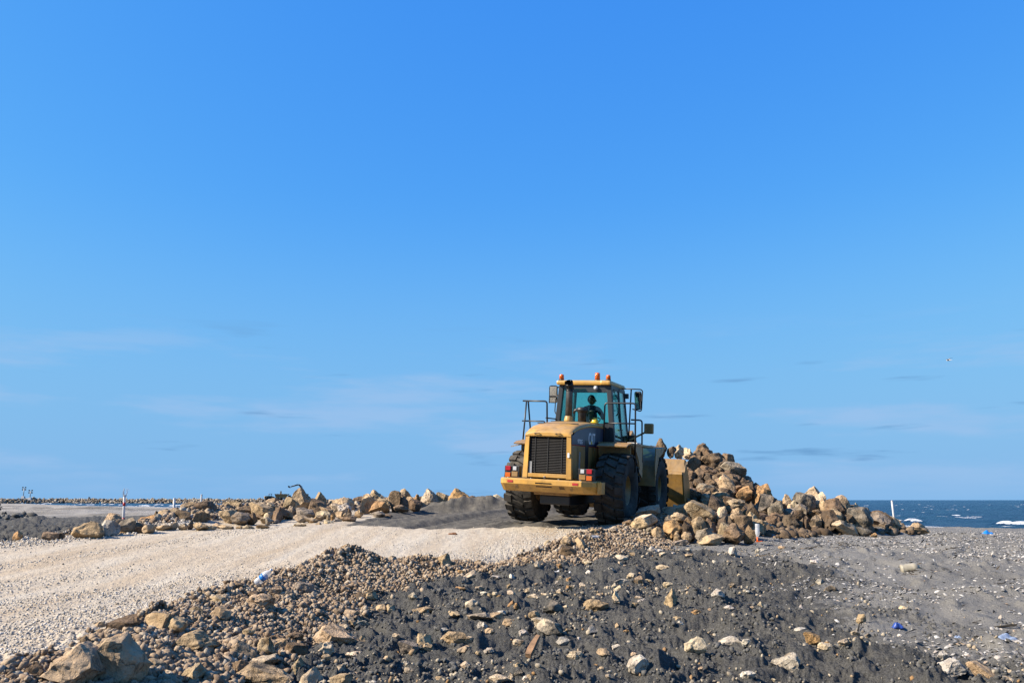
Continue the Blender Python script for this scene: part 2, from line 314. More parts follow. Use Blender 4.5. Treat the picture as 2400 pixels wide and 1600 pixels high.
# ------------------------------------------------------------------ terrain heights (relative to the eye, then lifted by CAMZ)
RY = [0, 3, 6, 8, 10.8, 12.5, 13.5, 14.3, 16, 19, 22, 27, 35, 60]; RX = [-4.6, -4.2, -3.6, -3.6, -3.2, -2.5, -1.5, -0.45, 1.1, 2.7, 4.0, 6.0, 9.0, 20]
LY = [0, 10, 17.5, 20, 25, 32, 40, 60]; LX = [-16, -13, -9.6, -8.4, -6.4, -2.2, 3, 14]
ZY = [0, 3, 7, 11.5, 14, 16, 17.5, 19, 21, 24.5, 30, 60]; ZZ = [-1.27, -1.25, -1.2, -1.13, -0.98, -0.87, -0.78, -0.67, -0.55, -0.42, -0.32, -0.3]
BY = [0, 7, 9, 11, 14.4, 17, 20, 25, 40, 80]; BZ = [-1.66, -1.5, -1.4, -1.28, -1.08, -0.94, -0.93, -1.0, -1.3, -1.6]
FY = [0, 18, 22, 40, 60, 150, 400]; FZ = [-0.95, -0.95, -0.98, -1.08, -1.12, -1.15, -1.15]
CY = [4, 6, 8, 10, 11.5, 12.5, 13.4, 14.2, 15, 16.2, 17.5, 19, 21]; CZ = [0.0, 0.03, 0.06, 0.10, 0.22, 0.28, 0.12, -0.10, -0.06, 0.22, 0.12, 0.10, 0.0]
SHORE = np.array([(90, 20), (60, 40), (37, 61), (33, 77), (10, 100), (-20, 150), (-60, 215), (-110, 265), (-170, 330), (-300, 520), (-900, 800)], float)
def shore_dist(x, y):            # metres inland (+) or out to sea (-)
    best = np.full(np.shape(x), 1e9); sgn = np.ones(np.shape(x))
    for (ax, ay), (bx, by) in zip(SHORE[:-1], SHORE[1:]):
        dx, dy = bx-ax, by-ay; L2 = dx*dx+dy*dy
        t = np.clip(((x-ax)*dx+(y-ay)*dy)/L2, 0, 1)
        px, py = x-(ax+t*dx), y-(ay+t*dy); d = np.hypot(px, py); s = dx*py-dy*px
        m = d < best-1e-6; best = np.where(m, d, best); sgn = np.where(m, np.where(s > 0, 1, -1), sgn)
    return best*sgn
def edges(x, y):
    return (np.interp(y, RY, RX)-x)*0.9, (x-np.interp(y, LY, LX))*0.9
def zones(x, y):
    dR, dL = edges(x, y)
    wob = 0.5*perlin(x*0.35, y*0.35, 3)+0.25*perlin(x*1.1, y*1.1, 4)
    right = dR < -0.1
    # line that parts dug dark sand from dry pale sand on the beach
    lim = np.interp(y, [0, 6.5, 7.6, 9.0, 10.5, 13.5, 16, 20], [7.5, 5.6, 4.9, 4.2, 3.9, 4.1, 3.6, 2.2])
    dark = np.where(right, sm(2.2, -1.6, x-lim+wob*2.2), 0)
    d2 = sm(13, 18, y)*sm(60, 48, y+wob*12)*(dL < 0)        # dark ground left of the road
    road_in = (dR > -0.05) & (dL > -0.3) & (y < 50)
    d3 = sm(18.9, 20.3, y+wob*1.0-0.10*np.abs(x))*sm(-4.6, -3.4, x+wob)*road_in
    dark = np.clip(np.maximum(np.maximum(dark, d2), d3), 0, 1)
    tan = sm(-1.55-0.4*wob, -0.8, dR)*(dR < 0.3)*sm(22, 19, y)
    tan = np.maximum(tan, sm(-0.6, -0.1, dL)*sm(1.2, 0.5, dL)*0.7*(y > 14)*(y < 45))
    pile = pile_h(x, y); tan = np.maximum(tan, sm(0.10, 0.4, pile)*0.9)
    return dark, np.clip(tan, 0, 1), dR, dL
def g2(x, y, cx, cy, rx, ry, a=0.0):
    c, s = math.cos(a), math.sin(a); u = (x-cx)*c+(y-cy)*s; v = -(x-cx)*s+(y-cy)*c
    return np.exp(-((u/rx)**2+(v/ry)**2))
def pile_h(x, y):
    h = 1.75*g2(x, y, 7.0, 29.0, 1.5, 2.2) + 0.55*g2(x, y, 8.4, 27.0, 2.0, 1.7)
    h = h + 0.40*g2(x, y, 4.6, 19.5, 1.7, 0.9) + 0.55*g2(x, y, 8.1, 22.6, 1.9, 1.2) + 0.35*g2(x, y, 6.6, 22.0, 1.2, 1.6) + 0.15*g2(x, y, 9.4, 22.6, 0.8, 0.7)
    return h
def left_h(x, y):
    dL = (x-np.interp(y, LY, LX))*0.9
    return 0.30*np.exp(-((dL-0.1)/0.8)**2)*sm(18.5, 21, y)*sm(40, 33, y)
def gz(x, y):
    x = np.asarray(x, float); y = np.asarray(y, float)
    dark, tan, dR, dL = zones(x, y)
    road = np.interp(y, ZY, ZZ); side = sm(-1.5, 1.5, x-0.5*(np.interp(y, LY, LX)+np.interp(y, RY, RX)))
    base = np.interp(y, FY, FZ)*(1-side)+np.interp(y, BY, BZ)*side
    s = shore_dist(x, y)
    kk = np.interp(y, [0, 95, 160], [0.036, 0.036, 0.0055]); zs = np.where(s > 0, -CAMZ+kk*s, -CAMZ+0.04*s)
    base = np.minimum(base, zs)
    ins = sm(-1.7, -0.05, dR)*sm(-0.8, 0.1, dL)*sm(60, 40, y)
    z = base*(1-ins)+road*ins
    cw = np.interp(y, CY, CZ)
    z = z + cw*np.exp(-((dR-0.05+0.15*perlin(y*0.8, x*0.8, 8))/np.where(dR < 0.05, 0.75, 0.42))**2)*(1+0.5*perlin(x*1.3, y*1.3, 9))
    z = z + pile_h(x, y) + left_h(x, y)
    # heap of dug dark sand beside the road end
    z = z + (0.46*g2(x, y, -1.6, 27.2, 1.4, 0.5, 0.2)+0.44*g2(x, y, 0.5, 27.9, 1.4, 0.45, 0.2))*(1+0.35*perlin(x*1.6, y*1.6, 12)+0.2*perlin(x*4, y*4, 13))
    # small drift at the far right end of the pile
    z = z + 0.16*g2(x, y, 10.9, 20.6, 0.9, 0.35, -0.2)
    z = np.where(s < 4, np.minimum(z, zs), z)
    # clods of dug sand
    inroad = sm(-0.1, 0.15, dR)*sm(-0.1, 0.3, dL)*sm(60, 45, y)
    out = 1-inroad
    near = sm(70, 30, y)
    bil = lambda f, k: np.abs(perlin(x*f, y*f, k))
    wx = x+0.12*perlin(x*2.1, y*2.1, 31); wy = y+0.12*perlin(x*2.1, y*2.1, 32)
    lump = 0.14*perlin(wx*0.9, wy*0.9, 20)+0.13*np.maximum(0.0, perlin(wx*2.0, wy*2.0, 21)) + 0.13*(0.28-np.abs(perlin(wx*2.6, wy*2.6, 22))) + 0.085*np.maximum(-0.1, perlin(wx*5.0, wy*5.0, 33)) + 0.075*(0.3-np.abs(perlin(wx*6.3, wy*6.3, 23))) + 0.045*(0.3-np.abs(perlin(wx*14, wy*14, 24))) + 0.02*perlin(x*30, y*30, 25)
    z = z + dark*out*0.8*lump*near*sm(-0.6, -1.5, dR)*(dR < 0) + dark*out*(dR > 0)*lump*0.9*near
    z = z + dark*out*(dL < 0)*0.22*perlin(x*0.25, y*0.9, 28)*sm(16, 22, y)
    # dry sand: low mounds and footprints
    dry = (1-dark)*out*near*(dR < 0)
    hump = np.maximum(0, perlin(wx*1.6, wy*1.6, 26)-0.22)
    z = z + dry*(0.05*perlin(x*0.6, y*0.6, 27)+0.14*hump*sm(30, 14, y)+0.16*np.maximum(0, perlin(wx*3.6, wy*3.6, 34)-0.28)*sm(26, 13, y)+0.025*perlin(wx*3.5, wy*3.5, 29)+0.010*(0.3-np.abs(perlin(x*11, y*11, 30))))
    # road: wheel tracks and loose gravel relief
    t = x*0.92-y*0.39; l = x*0.39+y*0.92
    z = z + inroad*(1-dark)*(0.018*perlin(t*1.4, l*0.12, 40)+0.008*perlin(x*6, y*6, 41)+0.006*perlin(x*20, y*20, 42))
    ruts = 0.10*perlin(t*1.1, l*0.10, 43)+0.06*perlin(t*2.6, l*0.2, 44)
    z = z + inroad*dark*(ruts+0.02*perlin(x*5, y*5, 45)+0.012*np.sign(np.sin(l*22+np.sin(t*3)))*sm(0.1, 0.3, perlin(t*1.3, l*0.08, 46)))
    # coarse gravel relief on the bank
    z = z + tan*(0.05*(0.3-np.abs(perlin(x*5, y*5, 47)))+0.03*perlin(x*13, y*13, 48)+0.05*perlin(x*1.8, y*1.8, 49))*(y < 24)
    # far dunes on the left flat
    z = z + sm(70, 160, y)*sm(0, 40, s)*(1.7*np.maximum(0, perlin(x*0.085, y*0.03, 50)-0.05)+0.22*perlin(x*0.12, y*0.05, 51))*sm(10, 60, s) + sm(30, 55, y)*(x < 0)*(0.30*perlin(x*0.16, y*0.06, 52)+0.14*perlin(x*0.5, y*0.2, 53)+0.16*np.maximum(0, perlin(x*0.9, y*0.35, 54)-0.2))*sm(0, 30, s)*sm(400, 200, y)
    return z+CAMZ
def hit(us, vs, it=40):          # where rays through places of the photograph meet the ground
    us = np.asarray(us, float); vs = np.asarray(vs, float)
    X = (us-1200)/FPX; Y = (800-vs)/FPX; dy = cp-Y*sp; dz = sp+Y*cp
    ds = np.geomspace(3.5, 90, 700); best = np.full(len(us), 90.0); done = np.zeros(len(us), bool)
    for a in ds:
        tt = a/dy; z = gz(X*tt, np.full(len(us), a)); below = (CAMZ+dz*tt) <= z
        new = below & ~done; best[new] = a; done |= below
    return X*best/dy, best

# ------------------------------------------------------------------ the ground sheet: fine near the eye, coarser far off
def axis_angles():
    core = np.linspace(-34, 34, 960); side = np.linspace(34, 75, 60)[1:]
    return np.radians(np.concatenate([-side[::-1], core, side]))
th = axis_angles()
rr = np.concatenate([np.geomspace(2.0, 4.6, 24)[:-1], np.geomspace(4.6, 36, 400)[:-1], np.geomspace(36, 1300, 110)])
TH, RR = np.meshgrid(th, rr)
GX, GY = RR*np.sin(TH), RR*np.cos(TH)
GZ = gz(GX, GY)
gd, gt, gdR, gdL = zones(GX, GY)
V = np.stack([GX, GY, GZ], -1).reshape(-1, 3)
nr, nc = GX.shape
idx = np.arange(nr*nc).reshape(nr, nc)
Q = np.stack([idx[:-1, :-1], idx[:-1, 1:], idx[1:, 1:], idx[1:, :-1]], -1).reshape(-1, 4)
inroad = ((gdR > 0.0) & (gdL > 0.0) & (GY < 55)).reshape(-1)
qr = inroad[Q].mean(1) > 0.5
def sub_mesh(name, sel):
    q = Q[sel]; u, inv = np.unique(q, return_inverse=True)
    me = mesh_np(name, V[u], inv.reshape(q.shape))
    set_attr(me, 'dark', gd.reshape(-1)[u]); set_attr(me, 'tan', gt.reshape(-1)[u]); set_attr(me, 'pale', sm(42, 60, V[u][:, 1])*(V[u][:, 0] < 0)); return me
tag(obj('gravel_road', sub_mesh('gravel_road', qr), M['road']), kind='structure')
tag(obj('beach', sub_mesh('beach', ~qr), M['sand']), kind='structure')

# ------------------------------------------------------------------ the sea
def sea():
    a = np.radians(np.concatenate([np.linspace(-80, -42, 20)[:-1], np.linspace(-42, 42, 520), np.linspace(42, 85, 30)[1:]]))
    r = np.concatenate([np.geomspace(34, 420, 330)[:-1], np.geomspace(420, 16000, 90)])
    A, Rr = np.meshgrid(a, r); x, y = Rr*np.sin(A), Rr*np.cos(A)
    s = shore_dist(x, y)
    fade = sm(1500, 200, Rr); sh = sm(0, -25, s)
    z = fade*sh*(0.20*perlin(x*0.10+y*0.03, y*0.05, 60)+0.14*perlin(x*0.25, y*0.14, 61)+0.07*perlin(x*0.7, y*0.4, 62)+0.03*perlin(x*2, y*1.2, 67))
    foam = np.zeros_like(z)
    for off, h, w, k in ((-3.5, 0.22, 1.5, 63), (-9.0, 0.45, 2.0, 64), (-17, 0.55, 2.4, 65), (-30, 0.35, 2.6, 66)):
        pos = s-off+1.6*perlin(x*0.06, y*0.06, k)
        run = sm(0.0, 0.4, perlin(x*0.10+k, y*0.10, k+5))*sm(-0.5, 0.2, perlin(x*0.5, y*0.5, k+9))
        cr_ = np.exp(-(pos/w)**2)*run
        z = z+h*cr_; foam = np.maximum(foam, sm(0.25, 0.75, cr_)*(pos > -1.2*w))
    foam = np.maximum(foam, sm(1.6, 0.2, np.abs(s+0.3+0.8*perlin(x*0.15, y*0.15, 70)))*0.8)
    caps = sm(0.50, 0.62, perlin(x*0.16, y*0.33, 71))*sm(0.1, 0.35, perlin(x*0.9, y*1.2, 72))*sm(-30, -45, s)*sm(900, 500, Rr)
    foam = np.maximum(foam, caps)
    Vs = np.stack([x, y, z], -1).reshape(-1, 3); n, c = x.shape; i = np.arange(n*c).reshape(n, c)
    q = np.stack([i[:-1, :-1], i[:-1, 1:], i[1:, 1:], i[1:, :-1]], -1).reshape(-1, 4)
    keep = (s.reshape(-1)[q].min(1) < 12); q = q[keep]; u, inv = np.unique(q, return_inverse=True)
    me = mesh_np('sea', Vs[u], inv.reshape(q.shape)); set_attr(me, 'foam', foam.reshape(-1)[u])
    m, t, b = new_mat('sea_water'); g = nd(t, 'ShaderNodeNewGeometry')
    mpn = nd(t, 'ShaderNodeMapping'); mpn.inputs['Scale'].default_value = (0.5, 0.9, 1); t.links.new(g.outputs['Position'], mpn.inputs['Vector'])
    n1 = noise_node(t, 0.5, 8, 0.65, mpn.outputs[0]); n2 = noise_node(t, 0.09, 5, 0.6, mpn.outputs[0])
    c = mixc(t, ramp(t, n2.outputs['Fac'], [(0.35, 0), (0.65, 1)]).outputs[0], (0.004, 0.018, 0.048), (0.007, 0.032, 0.058))
    n3 = noise_node(t, 2.2, 6, 0.75, g.outputs['Position'])
    ad = nd(t, 'ShaderNodeMath', operation='MULTIPLY_ADD'); t.links.new(n3.outputs['Fac'], ad.inputs[0]); ad.inputs[1].default_value = 0.9; t.links.new(attr(t, 'foam'), ad.inputs[2])
    ms = nd(t, 'ShaderNodeMapRange', interpolation_type='SMOOTHSTEP'); ms.inputs['From Min'].default_value = 0.86; ms.inputs['From Max'].default_value = 1.12; t.links.new(ad.outputs[0], ms.inputs['Value'])
    t.links.new(mixc(t, ms.outputs[0], c, (0.55, 0.57, 0.59)), b.inputs['Base Color'])
    rr_ = nd(t, 'ShaderNodeMapRange'); rr_.inputs['To Min'].default_value = 0.28; rr_.inputs['To Max'].default_value = 0.9; t.links.new(ms.outputs[0], rr_.inputs['Value']); t.links.new(rr_.outputs[0], b.inputs['Roughness'])
    b.inputs['IOR'].default_value = 1.33; b.inputs['Specular IOR Level'].default_value = 0.22
    bump(t, b, n1.outputs['Fac'], 1.0, 1.4)
    tag(obj('sea', me, m), kind='structure')
sea()

# ------------------------------------------------------------------ scattered small stuff: many little stones in one mesh
def ico(sub=1):
    bm = bmesh.new(); bmesh.ops.create_icosphere(bm, subdivisions=sub, radius=1.0)
    v = np.array([x.co[:] for x in bm.verts]); f = np.array([[w.index for w in x.verts] for x in bm.faces]); bm.free(); return v, f
ICO_V, ICO_F = ico(1)
def rand_rot(n):
    q = RNG.normal(size=(n, 4)); q /= np.linalg.norm(q, axis=1)[:, None]; w, x, y, z = q.T
    return np.stack([np.stack([1-2*(y*y+z*z), 2*(x*y-z*w), 2*(x*z+y*w)], -1), np.stack([2*(x*y+z*w), 1-2*(x*x+z*z), 2*(y*z-x*w)], -1), np.stack([2*(x*z-y*w), 2*(y*z+x*w), 1-2*(x*x+y*y)], -1)], 1)
def scatter(name, xs, ys, size, mat, flat=(0.55, 1.0), sink=0.25, label=None, cat=None, zs=None, base=None, jit=0.32, smooth=False, flatz=None):
    n = len(xs); bv, bf = base if base else (ICO_V, ICO_F)
    v = bv[None]*(1+RNG.uniform(-jit, jit, (n, len(bv), 1)))
    sc = np.stack([RNG.uniform(0.75, 1.35, n), RNG.uniform(0.7, 1.0, n), RNG.uniform(flat[0], flat[1], n)], -1)
    v = v*sc[:, None, :]
    if flatz is None: v = np.einsum('nij,nkj->nki', rand_rot(n), v)
    else:
        a = RNG.uniform(0, 6.283, n); c, s = np.cos(a), np.sin(a); tl = RNG.normal(0, flatz, (n, 2))
        x, y, z = v[..., 0], v[..., 1], v[..., 2]
        v = np.stack([x*c[:, None]-y*s[:, None], x*s[:, None]+y*c[:, None], z], -1)
        v[..., 2] += v[..., 0]*tl[:, :1]+v[..., 1]*tl[:, 1:]
    size = np.broadcast_to(size, (n,)); v = v*size[:, None, None]
    z = gz(xs, ys) if zs is None else zs
    v = v+np.stack([xs, ys, z+size*(1-2*sink)*0.6], -1)[:, None, :]
    F = (bf[None]+(np.arange(n)*len(bv))[:, None, None]).reshape(-1, bf.shape[1])
    o = obj(name, mesh_np(name, v.reshape(-1, 3), F, smooth), mat); tag(o, label, cat, kind='stuff'); return o
def sample(n, x0, x1, y0, y1, keep):
    xs, ys = [], []; tot = 0
    while tot < n:
        x = RNG.uniform(x0, x1, n*2); y = RNG.uniform(y0, y1, n*2); k = RNG.uniform(0, 1, n*2) < keep(x, y)
        xs.append(x[k]); ys.append(y[k]); tot += int(k.sum())
        if k.sum() == 0: break
    return np.concatenate(xs)[:n], np.concatenate(ys)[:n]
lognorm = lambda n, m, s: m*np.exp(np.clip(RNG.normal(0, s, n), -1.6*s, 1.7*s))
ICO2 = ico(2)
inview = lambda x, y: (np.abs(x) < y*0.66+0.8)

def k_bank(x, y):
    dR, dL = edges(x, y); cw = np.interp(y, CY, CZ)
    wob = 0.25*perlin(x*1.2, y*1.2, 80)
    return inview(x, y)*sm(-1.55, -0.9, dR+wob)*sm(0.08, -0.16, dR+wob*0.6-0.9*cw)*np.clip(7/y, 0.3, 1)
x, y = sample(30000, -6, 4, 4.5, 20.5, k_bank)
scatter('bank_gravel', x, y, lognorm(len(x), 0.0195, 0.42)*(1+0.3*perlin(x*0.7, y*0.7, 81)), M['gravel_tan'], jit=0.42, flat=(0.45, 1.0), smooth=True, label='brown gravel heaped along the right edge of the pale road', cat='gravel')
def k_road(x, y):
    dR, dL = edges(x, y); t = x*0.92-y*0.39; l = x*0.39+y*0.92
    strip = sm(2.0, 0.5, dR)+0.6*sm(1.8, 0.5, dL)+0.55*sm(0.15, 0.5, perlin(t*0.7, l*0.07, 82))+0.03
    return inview(x, y)*(dR > -0.1)*(dL > -0.5)*np.clip(strip, 0, 1)*np.clip(9/y, 0.3, 1)*sm(20.5, 19, y+0.3*perlin(x, y, 83))
x, y = sample(21000, -13, 3.4, 5, 20.5, k_road)
scatter('road_pebbles', x, y, lognorm(len(x), 0.0088, 0.42), M['gravel_pale'], sink=0.3, smooth=True, label='pale crushed pebbles strewn over the gravel road', cat='pebbles')
def k_ledge(x, y):
    dR, dL = edges(x, y); return inview(x, y)*sm(-0.5, -0.1, dL)*sm(1.3, 0.3, dL)*(y > 13)*(y < 27)
x, y = sample(5200, -12.5, -3, 13, 27, k_ledge)
scatter('edge_gravel', x, y, lognorm(len(x), 0.018, 0.38), M['gravel_pale'], smooth=True, label='pale gravel along the foot of the left boulder row', cat='gravel')
def k_shell(x, y):
    dk, tn, dR, dL = zones(x, y); patch = sm(-0.15, 0.3, perlin(x*0.35, y*0.35, 84)+0.25*perlin(x*1.4, y*1.4, 85)+0.05*(x-5))
    return inview(x, y)*(dR < -0.6)*(1-dk)*(0.10+0.9*patch)*(pile_h(x, y) < 0.08)*np.clip(11/y, 0.15, 1)*sm(34, 18, y)
bv = np.array([(-1, 0, 0), (-.5, .8, 0), (.5, .8, 0), (1, 0, 0), (.5, -.8, 0), (-.5, -.8, 0), (0, 0, .55)], float)
bf = np.array([(0, 1, 6), (1, 2, 6), (2, 3, 6), (3, 4, 6), (4, 5, 6), (5, 0, 6)])
bf = bf[:, ::-1]
x, y = sample(15000, 1, 22, 6, 34, k_shell)
scatter('sea_shells', x, y, lognorm(len(x), 0.0165, 0.42), M['shell'], sink=0.35, base=(bv, bf), jit=0.2, flatz=0.35, label='white broken sea shells scattered over the dry grey sand', cat='shells')
def k_dark(x, y):
    dk, tn, dR, dL = zones(x, y); return inview(x, y)*(dR < -0.9)*dk*np.clip(8/y, 0.2, 1)*(y < 19)
x, y = sample(3000, -4, 9, 5, 19, lambda x, y: k_dark(x, y)*(0.06+sm(0.0, 0.45, perlin(x*0.7, y*0.7, 94)+0.3*perlin(x*2.2, y*2.2, 95))))
scatter('beach_pebbles', x, y, lognorm(len(x), 0.012, 0.55), M['pebble_mix'], smooth=True, label='small pale pebbles and chips in the dark dug sand', cat='pebbles')
x, y = sample(9000, -4.5, 9, 4.8, 18, lambda x, y: k_dark(x, y)*sm(-0.1, 0.3, perlin(x*1.5, y*1.5, 86)))
scatter('sand_clods', x, y, lognorm(len(x), 0.015, 0.42), M['clod'], jit=0.4, sink=0.4, smooth=True, label='crumbly dark clods of dug beach sand', cat='clods')
x, y = sample(2600, -12, 1, 18, 33, lambda x, y: inview(x, y)*(left_h(x, y) > 0.10)*np.where(x > -3.4, 0.15, 1))
scatter('small_rubble', x, y, lognorm(len(x), 0.042, 0.45), M['gravel_tan'], base=ICO2, jit=0.3, smooth=True, label='small tan rubble between the boulders left of the road', cat='rubble')
x, y = sample(3600, 1.8, 12, 17.5, 32, lambda x, y: (pile_h(x, y) > 0.10)*1.0)
scatter('pile_rubble', x, y, lognorm(len(x), 0.065, 0.42), M['soil_shade_rubble'], base=ICO2, jit=0.3, smooth=True, label='small brown rubble filling gaps in the right rock pile', cat='rubble')
# dry seaweed and twigs in tide lines
def k_weed(x, y):
    dk, tn, dR, dL = zones(x, y); ln = np.minimum(np.abs(y-13.2+0.8*perlin(x*0.3, 1.5, 87)-0.05*x), np.abs(y-16.5+0.9*perlin(x*0.25, 7.5, 88)))
    return (dR < -0.9)*(1-dk*0.6)*(sm(0.22, 0.0, ln)*sm(-0.1, 0.25, perlin(x*0.8, y*0.2, 89))+0.03)*(pile_h(x, y) < 0.05)*inview(x, y)
x, y = sample(700, 2, 14, 8, 22, k_weed)
bw_ = np.array([(-1.7, -.2, 0), (-1.6, .2, 0), (1.6, .5, 0.1), (1.7, .1, 0.1), (-.7, -.1, .35), (.8, .0, .4)], float); fw_ = np.array([(0, 3, 4), (3, 5, 4), (3, 2, 5), (2, 1, 5), (1, 4, 5), (1, 0, 4)])
scatter('dry_seaweed', x, y, lognorm(len(x), 0.022, 0.5), M['weed'], base=(bw_, fw_), flatz=0.25, label='dark dry seaweed and twigs lying in tide lines on the beach', cat='seaweed')
# stones and little mounds of dry grass stalks are left to the material

x, y = sample(420, -120, 0, 45, 190, lambda x, y: inview(x, y)*(shore_dist(x, y) > 60)*sm(0.0, 0.4, perlin(x*0.1, y*0.03, 93)))
scatter('flat_debris', x, y, lognorm(len(x), 0.13, 0.5), M['clod'], flat=(0.3, 0.7), jit=0.35, smooth=True, label='dark clumps strewn over the distant pale sand flat', cat='debris')
# ------------------------------------------------------------------ far breakwater, one mass of rocks
def breakwater():
    pts = [(-430, 500), (-300, 560), (-160, 560), (-90, 545), (-30, 530)]
    n = 5200; tt = RNG.uniform(0, 1, n); L = np.array([p[0] for p in pts]); xs = L[0]+(L[-1]-L[0])*tt
    yc = np.interp(xs, [p[0] for p in pts], [p[1] for p in pts]); off = RNG.uniform(-1, 1, n)
    ht = np.interp(xs, [-430, -160, -110, -60, -30], [3.15, 2.95, 2.45, 2.0, 0.6])
    zs = 0.1+ht*(1-np.abs(off)**1.5)*RNG.uniform(0.7, 1.0, n)
    scatter('breakwater', xs, yc+off*3.4, lognorm(n, 0.62, 0.3), M['rubble'], zs=zs-0.4, label='low grey rock breakwater stretching along the horizon at left', cat='breakwater', jit=0.35)
breakwater()

# ------------------------------------------------------------------ boulders and stones
def rock_mesh(name, seed, kind, sub=4):
    rg = np.random.default_rng(seed); v, f = ico(sub); v = v*np.array([1, 0.95, 0.95])
    npl, lo, hi, amp = {'B': (17, 0.42, 0.74, 0.20), 'R': (12, 0.58, 0.88, 0.20), 'P': (16, 0.42, 0.72, 0.20), 'S': (16, 0.42, 0.78, 0.20), 'J': (13, 0.48, 0.85, 0.42)}[kind]
    off = Vector(rg.uniform(-50, 50, 3))
    d1 = np.array([mnoise.fractal(Vector(p)*0.9+off, 1.0, 2.0, 2) for p in v])
    v = v*(1+0.30*d1)[:, None]
    for k in range(npl):
        n = rg.normal(size=3); n /= np.linalg.norm(n); o = rg.uniform(lo, hi); d = v@n-o
        v = v-np.outer(np.clip(d, 0, None)*1.0, n)
    if kind == 'P':
        mn, mx = v.min(0), v.max(0); h = (v[:, 2]-mn[2])/(mx[2]-mn[2]); pk = rg.uniform(-0.35, 0.35); tp = rg.uniform(0.22, 0.48)
        v[:, 0] = v[:, 0]*(1-tp*h**1.2)+pk*h; v[:, 1] = v[:, 1]*(1-tp*0.8*h)
    nrm = v/np.linalg.norm(v, axis=1)[:, None]
    d2 = np.array([mnoise.fractal(Vector(p)*2.4+off, 0.8, 2.1, 5) for p in v]); v = v+nrm*(amp*0.42*d2)[:, None]
    mn, mx = v.min(0), v.max(0); v = (v-(mn+mx)/2)/(mx-mn)
    me = mesh_np(name, v, f); me.set_sharp_from_angle(angle=R(32)); me.materials.append(M['rock']); return me
PROTO = {k: [rock_mesh('boulder_'+k, 100*i+ord(k), k) for i in range(n)] for k, n in (('B', 8), ('R', 6), ('P', 7), ('S', 6), ('J', 4))}
BIGP = {k: [rock_mesh('large_boulder_'+k, 900+7*i+ord(k), k, 5) for i in range(2)] for k in 'BRP'}
TONE = {'t': (0.45, 0.325, 0.20), 'p': (0.55, 0.435, 0.30), 'g': (0.285, 0.232, 0.178), 'b': (0.215, 0.147, 0.094), 'o': (0.41, 0.245, 0.115), 'w': (0.56, 0.49, 0.405), 'd': (0.125, 0.09, 0.063)}
TWORD = {'t': 'tan', 'p': 'pale cream', 'g': 'grey', 'b': 'brown', 'o': 'orange brown', 'w': 'whitish', 'd': 'dark brown'}
SWORD = {'B': 'blocky', 'R': 'rounded', 'P': 'peaked', 'S': 'elongated', 'J': 'jagged'}
ROCKS = []
def rock(name, c, size, tone, shape, sand=0.0, roll=0.0, zone=None, kindword='boulder', px=None, big=False):
    me = random.choice(BIGP[shape] if big and shape in BIGP else PROTO[shape])
    o = bpy.data.objects.new(name, me); COL.objects.link(o)
    o.location = c; o.scale = size
    o.rotation_euler = (random.uniform(-0.1, 0.1), roll+random.uniform(-0.06, 0.06), random.choice((0, math.pi))+random.uniform(-0.25, 0.25))
    k = random.uniform(0.86, 1.12); b = TONE[tone]; o.color = (b[0]*k*random.uniform(.97, 1.03), b[1]*k, b[2]*k*random.uniform(.93, 1.05), 1-sand)
    ROCKS.append(dict(o=o, px=px or proj(c), tone=tone, shape=shape, zone=zone, w=size[0], word=kindword)); return o
def boxes(ox, oy, s, rows):
    out = []
    for r in rows:
        x0, y0, x1, y1 = r[:4]; out.append((ox+x0/s, oy+y0/s, ox+x1/s, oy+y1/s)+tuple(r[4:]))
    return out
def parse(code):                 # 'tP' tone+shape, optional roll in degrees after a slash, '*' large detailed, '~' sandy
    big = '*' in code; sand = 0.32 if '~' in code else 0.0; code = code.replace('*', '').replace('~', '')
    roll = 0
    if '/' in code: code, r = code.split('/'); roll = R(float(r))
    return code[0], code[1], sand, roll, big
def put(b, d, name, zone, word, grow=1.06, ground=None, bury=0.0):
    u0, v0, u1, v1 = b[:4]; tone, shape, sand, roll, big = parse(b[4])
    c = P((u0+u1)/2, (v0+v1)/2, d); a = P(u0, (v0+v1)/2, d); e = P((u0+u1)/2, v0, d)
    w = 2*(c.x-a.x)*grow; h = 2*(e.z-c.z)*grow; dep = (0.55*w+0.45*h)*random.uniform(0.85, 1.15)
    if abs(roll) > 0.1:          # an inclined long stone: undo the box growth
        L = math.hypot(w, h)*0.95; T = max(0.48*L, abs(h*math.cos(roll)-w*abs(math.sin(roll))*0.5)); w, h = L, T
    c.y += dep*0.3
    if ground is not None:
        g = float(gz(c.x, c.y)); bot = c.z-h/2
        gap = bot-(g-bury*h)
        if 0 < gap < ground*h+0.35: h += gap; c.z -= gap/2
    return rock(name, c, (w, dep, h), tone, shape, sand, roll, zone, word, ((u0+u1)/2, (v0+v1)/2), big)

